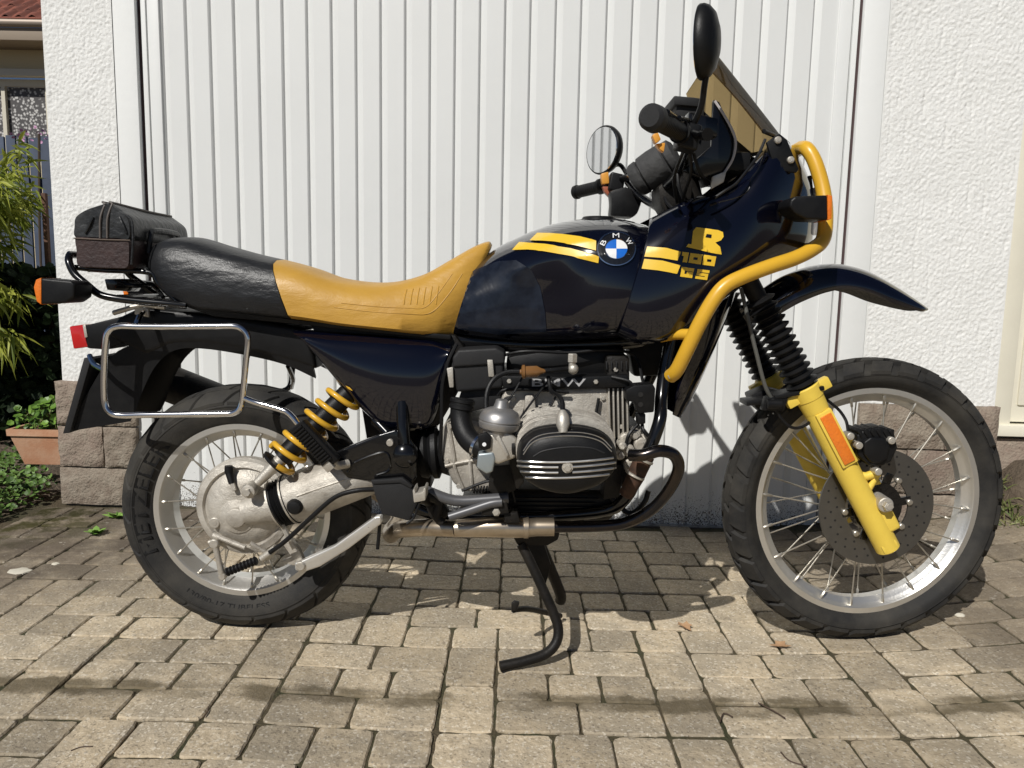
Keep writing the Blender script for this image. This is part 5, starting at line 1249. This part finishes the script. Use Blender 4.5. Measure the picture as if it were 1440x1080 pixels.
# air box, intake, carburettor
mb = MB(); mb.plate([(634, 514), (640, 500), (700, 496), (709, 503), (707, 546), (642, 552)], -0.150, 0.22, 0.008, 3); mb.plate([(636, 503), (644, 492), (698, 489), (710, 496), (710, 512), (637, 517)], -0.156, 0.23, 0.006, 3)
mb.plate([(650, 545), (706, 543), (704, 570), (660, 580), (642, 570)], -0.13, 0.2, 0.008); ab = prt(mb, 'air_box', m_plasm)
mb = MB(); mb.plate([(685, 506), (693, 506), (695, 530), (687, 530)], -0.161, 0.006, 0.002); mb.build('clip', m_alu, ab)
mb = MB(); mb.plate([(628, 518), (637, 516), (638, 545), (632, 545)], -0.157, 0.006, 0.002); mb.build('clip', m_alu, ab)
mb = MB(); el = catmull([px(651, 560, -0.185), px(648, 585, -0.19), px(653, 608, -0.205), px(666, 624, -0.225), px(684, 632, -0.24)], 6); mb.tube(el, 0.0235, 18); it = prt(mb, 'intake_elbow', m_rubd)
mb = MB(); mb.lathe(el[2], (el[3]-el[1]), [(0.0245, -0.012), (0.0275, -0.010), (0.0275, -0.004), (0.0255, -0.002), (0.0255, 0.002), (0.0275, 0.004), (0.0275, 0.010), (0.0245, 0.012)], 26); mb.build('elbow_ring', m_rubd, it)
for i in (1, -5):
    mb = MB(); mb.lathe(el[i], (el[i]-el[i-1]) if i < 0 else (el[2]-el[1]), [(0.0242, -0.004), (0.0262, -0.003), (0.0262, 0.003), (0.0242, 0.004)], 26); mb.build('hose_clamp', m_chr, it)
ca = px(703, 590, -0.255); cax = V((0.10, 0, 1)).normalized()
mb = MB(); mb.lathe(ca, cax, [(0.030, -0.040), (0.033, -0.022), (0.041, -0.018), (0.0435, -0.012), (0.0435, -0.006), (0.041, -0.004), (0.0435, -0.001), (0.042, 0.008), (0.036, 0.018), (0.026, 0.023), (0.017, 0.026), (0.0145, 0.034), (0.013, 0.041), (0.010, 0.043)], 36); carb = prt(mb, 'carburettor', M('satin zinc', (0.42, 0.41, 0.40), 0.4, 0.75, var=(40, 0.6, (0.30, 0.29, 0.28))))
mb = MB(); mb.plate([(682, 612), (712, 606), (728, 618), (726, 644), (700, 654), (682, 644)], -0.285, 0.06, 0.008, 3); mb.cyl(px(700, 630, -0.25), px(735, 628, -0.25), 0.019, seg=20); mb.plate([(697, 616), (702, 612), (716, 640), (712, 644)], -0.292, 0.01, 0.003); mb.build('carburettor_body', m_alu, carb)
mb = MB(); mb.plate([(672, 638), (694, 636), (697, 645), (693, 664), (684, 667), (670, 658)], -0.288, 0.045, 0.005, 3); mb.build('float_bowl', M('pale blue zinc', (0.38, 0.43, 0.45), 0.35, 0.6), carb)
mb = MB(); mb.plate([(672, 612), (684, 608), (691, 614), (690, 631), (680, 634), (673, 630)], -0.293, 0.012, 0.003); mb.build('choke_cover', m_plas, carb)
mb = MB(); mb.cyl(px(681, 625, -0.294), px(681, 625, -0.290), 0.0042, seg=12); mb.build('choke_screw', m_white, carb)
mb = MB(); 
for x, r in ((722, 0.026), (730, 0.030), (737, 0.026)): p = px(x, 628+(x-722)*0.3, -0.262); mb.lathe(p, V((1, 0, 0.05)), [(r-0.004, -0.004), (r, -0.003), (r, 0.003), (r-0.004, 0.004)], 26)
prt(mb, 'intake_clamp', m_dark)
mb = MB(); mb.plate([(715, 606), (734, 600), (737, 680), (726, 690), (716, 650)], -0.235, 0.05, 0.006); prt(mb, 'cylinder_head_flange', m_dark)
# fuel filter, lines, bolt
mb = MB(); a, b = px(733, 523, -0.19), px(762, 522, -0.19); d = (b-a).normalized(); mb.lathe(a, d, [(0.004, -0.008), (0.006, 0), (0.013, 0.001), (0.0155, 0.003), (0.0155, 0.008), (0.0125, 0.010), (0.0125, 0.034), (0.007, 0.043), (0.004, 0.052)], 20); prt(mb, 'fuel_filter', m_fuel)
mb = MB(); mb.tube([px(733, 523, -0.19), px(712, 524, -0.19), px(694, 534, -0.20), px(685, 552, -0.21), px(684, 575, -0.22), px(688, 592, -0.23)], 0.0055, 9, sm=5); mb.tube([px(762, 522, -0.19), px(785, 520, -0.18), px(803, 518, -0.16)], 0.0055, 9, sm=3); mb.tube([px(642, 484, -0.14), px(630, 510, -0.15), px(622, 545, -0.15), px(621, 590, -0.15), px(618, 640, -0.14)], 0.0045, 8, sm=5); prt(mb, 'fuel_line', m_rubd)
mb = MB()
for c_ in ([(735, 530, -0.17), (720, 556, -0.18), (707, 572, -0.2)], [(775, 530, -0.16), (752, 560, -0.18), (730, 590, -0.2)], [(784, 553, -0.16), (770, 580, -0.165), (758, 600, -0.17)]): mb.tube([px(*q) for q in c_], 0.0024, 6, sm=3)
prt(mb, 'throttle_cable', m_rubd)
mb = MB(); p = px(805, 505, -0.165); mb.cyl(p-V((0, 0, 0.008)), p+V((0, 0, 0.012)), 0.011, seg=6, bev=0.002); mb.cyl(p-V((0, 0, 0.022)), p-V((0, 0, 0.006)), 0.008, seg=14); mb.ball(px(806, 519, -0.165), 0.012); prt(mb, 'fuel_tap_union', m_alu)
# black electrics box with painted-on holes, wiring
mb = MB(); mb.plate([(880, 548), (892, 542), (918, 540), (922, 546), (920, 580), (898, 582), (893, 566), (881, 564)], -0.175, 0.05, 0.004); eb = prt(mb, 'coil_box', m_plas)
for (x, y) in ((901, 555), (901, 569)):
    mb = MB(); p = px(x, y, -0.1765); mb.cyl(p, p+YV*0.003, 0.0055, seg=16); mb.build('painted_box_hole', m_black, eb)  # dark discs put on for the holes in the box
mb = MB(); mb.plate([(896, 582), (908, 582), (908, 596), (897, 597)], -0.165, 0.03, 0.003)
for c_ in ([(898, 596, -0.15), (885, 610, -0.16), (880, 626, -0.16)], [(903, 596, -0.15), (905, 606, -0.16), (914, 615, -0.16)]): mb.tube([px(*q) for q in c_], 0.004, 7, sm=3)
prt(mb, 'wiring', m_plas)
# frame tubes
mb = MB(); mb.tube([px(945, 470, -0.10), px(935, 520, -0.11), px(930, 560, -0.13), px(928, 590, -0.16), px(916, 625, -0.17), px(900, 655, -0.17), px(880, 700, -0.15), px(840, 720, -0.12), px(700, 728, -0.11), px(600, 720, -0.11), px(560, 690, -0.11)], 0.0145, 12, sm=5)
mb.tube([px(640, 478, -0.06), px(760, 486, -0.05), px(900, 478, -0.05), px(960, 440, -0.03)], 0.018, 12, sm=4); frm = prt(mb, 'frame', m_gloss)
mb = MB(); mb.tube([V((px(900, 655, -.17).x, 0.17, px(900, 655, -.17).z)), V((px(935, 520, 0).x, 0.11, px(935, 520, 0).z)), V((px(945, 470, 0).x, 0.1, px(945, 470, 0).z))], 0.0145, 12, sm=4); prt(mb, 'frame_tube', m_gloss)
# exhaust
ex = catmull([px(886, 640, -0.26), px(905, 640, -0.275), px(928, 634, -0.275), px(948, 640, -0.26), px(954, 660, -0.24), px(940, 690, -0.215), px(914, 718, -0.19), px(880, 735, -0.17), px(840, 740, -0.16), px(780, 741, -0.155)], 6)
mb = MB(); mb.tube(ex, 0.0130, 16); exh = prt(mb, 'exhaust_header', m_pipe)
mb = MB(); mb.tube([px(779, 741, -0.155), px(755, 741, -0.155), px(745, 742, -0.155), px(741, 742, -0.155), px(690, 741, -0.155), px(640, 743, -0.15)], [0.021, 0.021, 0.021, 0.0235, 0.0235, 0.020], 18); mb.lathe(px(740, 742, -0.155), V((1, 0, 0)), [(0.021, -0.006), (0.0245, -0.005), (0.0245, 0.005), (0.021, 0.006)], 24); mb.build('exhaust_sleeve', m_pipes, exh)
mb = MB(); mb.tube([px(642, 743, -0.15), px(600, 742, -0.12), px(560, 745, -0.06), px(548, 750, 0.05), px(540, 700, 0.16), px(300, 560, 0.22)], 0.020, 14, sm=5); mb.build('exhaust_pipe', m_pipes, exh)
mb = MB(); a, b = px(330, 575, 0.22), px(190, 520, 0.22); mb.cyl(a, b, 0.05, 0.05, 24, 0.01); prt(mb, 'silencer', m_dark)
mb = MB(); mb.tube([px(909, 640, -0.205), px(900, 656, -0.205), px(893, 672, -0.2), px(880, 696, -0.19)], [0.019, 0.020, 0.019, 0.016], 14, sm=3); prt(mb, 'exhaust_joint', m_rustm)
for (x, y) in ((905, 646), (893, 668)):
    mb = MB(); mb.lathe(px(x, y, -0.205), V((0.45, 0, 1)), [(0.020, -0.003), (0.0225, -0.002), (0.0225, 0.002), (0.020, 0.003)], 22); prt(mb, 'exhaust_clamp', m_alu)
mb = MB(); mb.tube([px(860, 700, -0.13), px(885, 722, -0.14), px(905, 708, -0.16), px(912, 690, -0.16)], 0.006, 9, sm=4); prt(mb, 'breather_hose', m_rubd)
# dark hardware ahead of the engine: oil cooler and horn
mb = MB(); mb.plate([(884, 484), (950, 478), (948, 515), (930, 528), (892, 530)], 0.02, 0.08, 0.008); prt(mb, 'oil_cooler', m_dark)
# centre stand
sp = [px(733, 765, -0.115), px(748, 795, -0.125), px(765, 832, -0.135), px(778, 862, -0.142), px(785, 885, -0.150), px(782, 905, -0.160), px(768, 921, -0.172), px(740, 932, -0.186), px(703, 941, -0.20)]
dz_ = sp[-1].z-0.0125
sp = [V((p.x, p.y, p.z-dz_*(i/8)**2)) for i, p in enumerate(sp)]
mb = MB(); mb.tube(sp, 0.0118, 14, sm=5); stn = prt(mb, 'centre_stand', m_dark)
mb = MB(); mb.tube([px(758, 762, 0.0), px(772, 795, 0.02), px(788, 835, 0.04), px(788, 845, 0.05)], 0.014, 12, sm=4); mb.tube([px(722, 858, -0.12), px(740, 856, -0.08), px(762, 860, -0.02), px(788, 866, 0.06)], 0.007, 8, sm=3); mb.plate([(719, 850), (723, 846), (731, 848), (727, 859), (719, 861)], -0.13, 0.012, 0.003); mb.plate([(735, 768), (765, 765), (775, 795), (765, 830), (755, 800)], -0.03, 0.012, 0.002); mb.build('stand_brace', m_dark, stn)
mb = MB(); mb.plate([(712, 738), (790, 738), (785, 760), (770, 768), (728, 768)], -0.12, 0.24, 0.006); prt(mb, 'stand_bracket', m_dark)
# lower linkage: brake pedal, tubes, spring
mb = MB(); mb.tube([px(598, 690, -0.19), px(640, 704, -0.19), px(690, 702, -0.19), px(715, 700, -0.19)], 0.0125, 12, sm=4); mb.tube([px(632, 727, -0.2), px(660, 718, -0.2), px(690, 708, -0.2), px(706, 706, -0.2)], 0.0105, 12, sm=3); prt(mb, 'brake_pedal', M('worn grey paint', (0.10, 0.10, 0.105), 0.4, 0.3))
mb = MB(); mb.plate([(680, 710), (712, 703), (716, 722), (676, 726)], -0.20, 0.03, 0.003); mb.plate([(708, 722), (728, 720), (732, 736), (710, 736)], -0.19, 0.05, 0.004); prt(mb, 'pedal_bracket', m_dark)
mb = MB(); p = px(698, 721, -0.205); mb.cyl(p, p+YV*0.02, 0.009, seg=6, bev=0.001); mb.cyl(p-YV*0.002, p+YV*0.004, 0.005, seg=12); prt(mb, 'pedal_bolt', m_alu)
hx = []; a, b = px(664, 689, -0.16), px(700, 687, -0.16)
for i in range(90): t = i/89; q = lerp(a, b, t); hx.append(q+V((0, cos(t*2*pi*9)*0.007, sin(t*2*pi*9)*0.007)))
mb = MB(); mb.tube(hx, 0.0017, 6); prt(mb, 'return_spring', m_dark)
# rider footrest plate
mb = MB(); mb.plate([(464, 639), (500, 624), (533, 611), (556, 604), (575, 614), (586, 632), (586, 672), (575, 684), (555, 682), (489, 673), (470, 652)], -0.155, 0.02, 0.005, 3); fpp = prt(mb, 'footrest_plate', m_gloss)
mb = MB(); mb.tube([px(489, 664, -0.157), px(500, 650, -0.157), px(540, 636, -0.157), px(548, 650, -0.157), px(546, 662, -0.157), px(530, 668, -0.157)], 0.003, 7, sm=4); mb.build('plate_rib', m_gloss, fpp)
mb = MB(); p = px(569, 642, -0.172); mb.lathe(p, YV, [(0.004, -0.010), (0.018, -0.008), (0.0265, 0.0), (0.028, 0.012)], 28); mb.build('pivot_cap', m_gloss, fpp)
mb = MB(); p = px(548, 623, -0.165); mb.cyl(p, p+YV*0.012, 0.008, seg=14, bev=0.001); mb.build('plate_bolt', m_alu, fpp)
mb = MB(); mb.tube([px(566, 565, -0.13), px(567, 600, -0.145), px(569, 625, -0.15)], 0.015, 12, sm=3); mb.tube([px(527, 590, -0.11), px(548, 612, -0.13)], 0.012, 10); prt(mb, 'subframe_tube', m_gloss)
mb = MB(); mb.plate([(522, 678), (545, 676), (565, 674), (582, 688), (587, 707), (575, 733), (537, 723), (528, 700)], -0.172, 0.03, 0.004); mb.plate([(521, 676), (545, 674), (566, 672), (580, 683), (578, 687), (562, 679), (524, 681)], -0.176, 0.012, 0.002); prt(mb, 'heel_guard', m_plasm)
mb = MB(); mb.plate([(580, 690), (583, 687), (584, 694), (594, 692), (596, 686), (599, 687), (598, 704), (582, 707)], -0.26, 0.05, 0.002); prt(mb, 'footrest', m_alu)
mb = MB(); mb.tube([px(588, 700, -0.25), px(598, 702, -0.20), px(606, 706, -0.16)], 0.012, 10); mb.tube([px(600, 697, -0.20), px(618, 706, -0.19), px(614, 725, -0.19), px(622, 735, -0.19)], 0.010, 10, sm=3); mb.plate([(594, 700), (620, 702), (632, 724), (618, 738), (604, 728)], -0.17, 0.03, 0.005); prt(mb, 'footrest_bracket', m_dark)
mb = MB(); mb.tube([px(590, 708, -0.18), px(582, 728, -0.18), px(572, 736, -0.18)], 0.003, 6, sm=3); prt(mb, 'overflow_tube', m_rubd)
mb = MB(); mb.tube([px(535, 726, -0.10), px(533, 750, -0.10), px(531, 772, -0.10)], 0.0042, 8); prt(mb, 'overflow_tube', m_rubd)

# ------------------------------------------------------------------ rear drive, swing arm, shock
fdc = px(345, 712, -0.095)
mb = MB(); mb.lathe(fdc, YV, [(0.02, -0.026), (0.058, -0.023), (0.080, -0.014), (0.088, -0.006), (0.092, -0.005), (0.096, -0.012), (0.110, -0.008), (0.116, 0.002), (0.116, 0.02), (0.110, 0.024), (0.110, 0.045), (0.100, 0.048)], 56); fdh = prt(mb, 'final_drive', m_cast, angle=30)
mb = MB(); p = px(333, 727, -0.125); mb.lathe(p, YV, [(0.018, -0.012), (0.022, -0.010), (0.024, -0.002), (0.040, 0.004), (0.046, 0.014), (0.049, 0.03)], 36); mb.build('drive_boss', m_cast, fdh, angle=30)
mb = MB(); mb.tube([px(345, 720, -0.110), px(368, 714, -0.108), px(392, 708, -0.10)], [0.032, 0.038, 0.049], 24, sm=4)
for (a_, b_) in (((336, 720), (388, 706)), ((338, 733), (384, 724)), ((345, 770), (300, 752)), ((330, 690), (322, 664)), ((395, 735), (416, 775)), ((352, 764), (376, 778))): mb.tube([px(*a_, -0.128), px(*b_, -0.118)], 0.006, 8)
mb.build('drive_neck', m_cast, fdh)
mb = MB(); mb.cyl(px(326, 680, -0.125), px(322, 664, -0.118), 0.007, 0.009, 12); mb.cyl(px(322, 664, -0.118), px(321.5, 655, -0.118), 0.010, 0.009, 14); mb.build('breather', m_rubd, fdh)
mb = MB(); p = px(301, 736, -0.118); mb.cyl(p, p+YV*0.02, 0.013, seg=20, bev=0.002); mb.cyl(p-YV*0.001, p+YV*0.001, 0.006, seg=6); mb.build('drain_plug', m_alu, fdh)
mb = MB(); ra, rb = px(397, 705, -0.095), px(403, 703, -0.095); dax = (px(540, 652, -0.10)-px(390, 709, -0.10)).normalized()
mb.lathe(px(392, 708, -0.098), dax, [(0.048, -0.006), (0.056, -0.004), (0.056, 0.003), (0.052, 0.006), (0.057, 0.010), (0.052, 0.014), (0.058, 0.018), (0.053, 0.023), (0.060, 0.027), (0.060, 0.034), (0.052, 0.036)], 36); prt(mb, 'drive_gaiter', m_rubd)
for t in (-0.002, 0.031):
    mb = MB(); mb.lathe(px(392, 708, -0.098)+dax*t, dax, [(0.055, -0.0025), (0.0612, -0.002), (0.0612, 0.002), (0.055, 0.0025)], 36); prt(mb, 'gaiter_clamp', m_alu)
mb = MB(); s0 = px(392, 708, -0.098)+dax*0.034; s1 = px(545, 655, -0.10); mb.tube([s0, lerp(s0, s1, 0.35), lerp(s0, s1, 0.7), s1], [0.058, 0.057, 0.053, 0.050], 28); mb.tube([lerp(s0, s1, 0.12)-YV*0.056+V((0, 0, 0.012)), lerp(s0, s1, 0.6)-YV*0.052+V((0, 0, 0.012))], 0.003, 6); swa = prt(mb, 'swing_arm', m_cast)
mb = MB(); p = px(414, 713, -0.158); mb.lathe(p, YV, [(0.006, -0.008), (0.014, -0.006), (0.0185, 0.002), (0.019, 0.012)], 24); mb.build('pivot_plug', m_rubd, swa)
# torque arm
mb = MB(); mb.plate([(414, 792), (424, 789), (470, 768), (527, 727), (536, 726), (536, 737), (490, 772), (450, 797), (424, 806), (415, 802)], -0.118, 0.022, 0.004, 3); trq = prt(mb, 'torque_arm', M('polished alloy', (0.72, 0.70, 0.66), 0.3, 0.7, var=(30, 0.5, (0.6, 0.57, 0.52))))
mb = MB(); p = px(422, 797, -0.124); mb.cyl(p, p+YV*0.02, 0.011, seg=18, bev=0.002); mb.build('arm_bolt', m_alu, trq)
mb = MB(); mb.plate([(388, 752), (396, 742), (420, 772), (428, 790), (412, 796), (395, 790), (410, 784)], -0.10, 0.018, 0.004); prt(mb, 'torque_lug', m_cast)
# brake lever and cable
mb = MB(); p = px(302, 764, -0.125); mb.cyl(p-YV*0.008, p+YV*0.03, 0.011, seg=18, bev=0.002); mb.tube([p, px(307, 785, -0.125), px(312, 806, -0.122)], [0.008, 0.0065, 0.008], 10); q = px(313, 810, -0.122); mb.cyl(q-YV*0.007, q+YV*0.012, 0.009, seg=16, bev=0.002); mb.cyl(px(294, 763, -0.12), px(306, 761, -0.12), 0.006, seg=10); blv = prt(mb, 'brake_arm', m_alu)
mb = MB(); a, b = px(318, 805, -0.125), px(368, 785, -0.125); d = (b-a).normalized(); pr_ = []
for k in range(9): h = k*0.0088; pr_ += [(0.007, h), (0.0105, h+0.003), (0.0105, h+0.0055), (0.007, h+0.0085)]
mb.lathe(a, d, pr_, 16); prt(mb, 'cable_gaiter', m_rubd, angle=25)
mb = MB(); mb.tube([px(366, 786, -0.125), px(400, 762, -0.14), px(435, 730, -0.155), px(470, 700, -0.165), px(500, 690, -0.17), px(530, 688, -0.16)], 0.0055, 10, sm=5); prt(mb, 'brake_cable', m_rubd)
mb = MB(); mb.cyl(px(368, 786, -0.127), px(380, 777, -0.13), 0.009, 0.0075, 12, 0.001); mb.plate([(368, 780), (384, 768), (390, 776), (376, 790)], -0.12, 0.02, 0.003); prt(mb, 'cable_stop', m_alu)
# shock absorber
sa, sb_ = px(352, 689, -0.150), px(525, 518, -0.085); sdv = (sb_-sa).normalized(); SL = (sb_-sa).length
mb = MB(); mb.cyl(sa+sdv*0.02, sa+sdv*0.105, 0.0105, 0.016, 18, 0.002); mb.lathe(sa, YV, [(0.007, -0.018), (0.015, -0.016), (0.0175, -0.008), (0.0175, 0.016), (0.015, 0.02)], 24); mb.cyl(sa-YV*0.026, sa-YV*0.014, 0.009, seg=6, bev=0.001); shk = prt(mb, 'shock_absorber', m_alu)
mb = MB(); mb.cyl(sa+sdv*0.10, sa+sdv*(SL), 0.0235, 0.0235, 24); mb.build('damper_body', m_plas, shk)
hx = []; turns = 7.5; h0, h1 = 0.088, SL*0.88; x_, y_ = basis(sdv)
for i in range(220):
    t = i/219; a = t*2*pi*turns; hx.append(sa+sdv*lerp(h0, h1, t if t > 0.1 else t*0.6+0.04*0)+(x_*cos(a)+y_*sin(a))*0.0365)
mb = MB(); mb.tube(hx, 0.0066, 10); mb.build('coil_spring', m_ybar, shk)
mb = MB(); mb.lathe(sa+sdv*0.082, sdv, [(0.016, -0.006), (0.036, -0.004), (0.038, 0.003), (0.024, 0.005)], 28); mb.build('spring_seat', m_plas, shk)
# pillion footrest, folded
a, b = px(418, 596, -0.20), px(470, 652, -0.185); d = (b-a).normalized(); nrm = d.cross(YV).normalized()
mb = MB(); mb.box((a+b)/2, d*((b-a).length/2), YV*0.014, nrm*0.019, 0.006, 3)
for k in range(13):
    c = a+d*(0.010+k*0.0078)-YV*0.014+nrm*-0.004; mb.box(c, d*0.0022, YV*0.005, nrm*0.014, 0.001)
pfr = prt(mb, 'pillion_footrest', m_rubd, angle=30)
mb = MB(); mb.tube([px(466, 648, -0.185), px(475, 655, -0.17), px(490, 652, -0.155)], 0.010, 10); mb.box(px(463, 655, -0.19), d*0.010, YV*0.012, nrm*0.010, 0.002); mb.build('footrest_hinge', m_alu, pfr)

# ------------------------------------------------------------------ racks
Yk = -0.142
def rr(pts, rad=0.0068, Y=Yk): return [px(x, y, Y) for x, y in pts]
lp_ = [(149, 480), (153, 466), (166, 459), (200, 459.5), (250, 459.5), (300, 459), (330, 459), (343, 465), (348.5, 478), (346, 510), (342.5, 545), (339, 570), (330, 580), (312, 582), (250, 583), (200, 583.5), (168, 584), (154, 579), (147.5, 567), (146, 540), (147, 510)]
mb = MB(); mb.tube(catmull(rr(lp_), 5, True), 0.0072, 12, closed=True); prt(mb, 'pannier_rack', m_chr)
mb = MB(); mb.tube([px(341, 559, Yk), px(360, 566, Yk), px(392, 575, -0.15), px(408, 583, -0.155), px(430, 610, -0.16), px(462, 645, -0.165)], 0.0065, 10, sm=4); prt(mb, 'rack_stay', m_chr)
mb = MB(); mb.tube([px(190, 460, Yk), px(196, 445, -0.12), px(202, 438, -0.10)], 0.006, 8); prt(mb, 'rack_stay', m_chr)
mb = MB(); mb.tube([px(146, 520, Yk), px(132, 512, -0.12), px(126, 500, -0.10)], 0.006, 8, sm=3); prt(mb, 'rack_stay', m_chr)
mb = MB(); fpt = [px(x, y, Yk) for x, y in lp_]; mb.tube(catmull([V((p.x, 0.235, p.z)) for p in fpt], 5, True), 0.0072, 12, closed=True); prt(mb, 'pannier_rack', m_gloss)
mb = MB(); p = V((fpt[2].x+0.02, 0.235, fpt[2].z-0.09)); mb.tube([p+V((-0.03, 0, 0)), V((p.x-0.06, 0.1, p.z+0.01)), V((p.x-0.06, 0.0, p.z+0.02))], 0.006, 8, sm=3); prt(mb, 'rack_stay', m_gloss)
mb = MB(); mb.tube([px(410, 545, 0.20), px(412, 532, 0.12), px(405, 515, 0.06)], 0.006, 8, sm=3); prt(mb, 'rack_stay', m_gloss)
# luggage carrier behind the seat
ck = [(262, 430, -0.115), (235, 427, -0.12), (200, 424, -0.125), (165, 420, -0.13), (140, 414, -0.13), (122, 400, -0.128), (105, 385, -0.122), (97, 368, -0.115), (98, 358, -0.10)]
cl = catmull([px(*p) for p in ck], 5)
mb = MB(); mb.tube(cl+[V((cl[-1].x+0.002, y, cl[-1].z)) for y in (-0.05, 0.05)]+[V((p.x, -p.y, p.z)) for p in reversed(cl)], 0.0082, 12); car = prt(mb, 'luggage_carrier', m_gloss)
mb = MB()
mb.tube([px(105, 376, -0.10), px(150, 380, -0.10), px(210, 383, -0.10), px(222, 398, -0.10), px(250, 425, -0.10)], 0.0065, 10, sm=4); mb.tube([px(150, 380, 0.10), px(210, 383, 0.10), px(250, 425, 0.10)], 0.0065, 10, sm=3)
for x in (125, 165, 205): p = px(x, 379, -0.10); mb.tube([p, V((p.x, 0.1, p.z))], 0.006, 8)
for (x, y) in ((165, 418), (200, 423)): p = px(x, y, -0.12); mb.tube([p, V((p.x, 0.12, p.z))], 0.006, 8)
mb.plate([(146, 392), (176, 392), (184, 402), (178, 410), (150, 408)], -0.03, 0.06, 0.004); mb.tube([px(164, 398, -0.1), px(190, 402, -0.08), px(215, 402, -0.06), px(230, 418, -0.08)], 0.005, 8, sm=3); mb.build('carrier_bars', m_gloss, car)
# the tail rack plate behind
# ------------------------------------------------------------------ tool bag on the carrier
base_c = px(145, 376, 0.0)
bag = empty('luggage_bag', (base_c.x, 0, px(145, 377, -0.12).z), 'small black and dark brown leather bag strapped on the rear carrier', 'bag')
m_bag = M('black leather', (0.012, 0.013, 0.014), 0.36, spec=0.35, var=(14, 0.8, (0.050, 0.052, 0.054)), bump=[(60, 0.003)])
m_bagb = M('brown leather', (0.026, 0.013, 0.012), 0.6, var=(30, 0.7, (0.050, 0.026, 0.023)), bump=[(120, 0.002)])
Yn = -0.130; Yf = 0.165
def bag_ring(pp, Y, q=1.0):
    P_ = [px(x, y, Yn) for x, y in pp]; c_ = sum(P_, V((0, 0, 0)))/len(P_); P_ = catmull(P_, 4, True)
    return [V((c_.x+(p.x-c_.x)*q, Y, c_.z+(p.z-c_.z)*q)) for p in P_]
low = [(107, 374), (125, 376.5), (145, 377.5), (165, 378), (181, 377), (184, 360), (182, 337), (165, 335), (145, 334), (125, 333), (104, 332), (105, 352)]
upp = [(103, 333), (125, 334.5), (145, 335.5), (165, 336), (183, 337), (185, 322), (181, 306), (168, 295), (152, 285), (138, 288), (118, 295), (104, 305), (102, 318)]
for nm, pp, mt in (('bag_lower', low, m_bagb), ('bag_upper', upp, m_bag)):
    mb = MB(); n_ = 10; rg = [bag_ring(pp, Yn, 0.93), bag_ring(pp, Yn+0.006, 0.985)]
    for k in range(n_+1): rg.append(bag_ring(pp, lerp(Yn+0.014, Yf-0.014, k/n_), 1.0-(0.025*sin(pi*k/n_) if nm == 'bag_upper' else 0)))
    rg += [bag_ring(pp, Yf-0.006, 0.985), bag_ring(pp, Yf, 0.93)]
    mb.skin(rg); mb.build(nm, mt, bag, angle=50)
pk = px(153, 285, Yn)
for dx in (-5, 5):
    mb = MB(); mb.tube([px(146+dx, 335, Yn-0.001), px(146+dx, 310, Yn-0.002), px(149+dx, 297, Yn), px(153+dx, 287, Yn+0.004), px(153+dx, 285, Yn+0.02), V((px(153+dx, 286, Yn).x, 0.02, pk.z-0.003)), V((px(153+dx, 286, Yn).x, Yf-0.01, pk.z-0.003))], 0.0026, 7, sm=4); mb.build('zip_edge', M('worn leather piping', (0.10, 0.085, 0.075), 0.6), bag)
for (x0, y0, x1, y1) in ((120, 328, 131, 305), (168, 305, 178, 328)):
    mb = MB(); mb.tube([px(x0, y0, Yn-0.001), px((x0+x1)/2, (y0+y1)/2, Yn-0.003), px(x1, y1, Yn-0.001)], 0.003, 7, sm=3); mb.build('leather_fold', m_bag, bag)
mb = MB(); mb.tube([px(104, 335, Yn-0.001), px(145, 337, Yn-0.002), px(183, 338, Yn-0.001)], 0.0015, 6, sm=3); mb.build('stitching', M('tan thread', (0.12, 0.09, 0.07), 0.8), bag)
mb = MB(); mb.tube([px(185, 372, Yn), px(187, 340, Yn-0.002), px(186, 312, Yn-0.001), px(180, 304, Yn)], 0.0028, 7, sm=4); mb.build('piping', m_bag, bag)
xs_ = px(184, 340, Yn).x+0.004; zh = px(184, 322, Yn).z
mb = MB(); mb.tube([V((xs_, -0.06, zh-0.05)), V((xs_+0.006, -0.055, zh-0.005)), V((xs_+0.008, -0.03, zh+0.004)), V((xs_+0.008, 0.06, zh+0.004)), V((xs_+0.006, 0.085, zh-0.005)), V((xs_, 0.09, zh-0.05))], 0.0065, 8, sm=4); mb.build('side_handle', m_bag, bag)
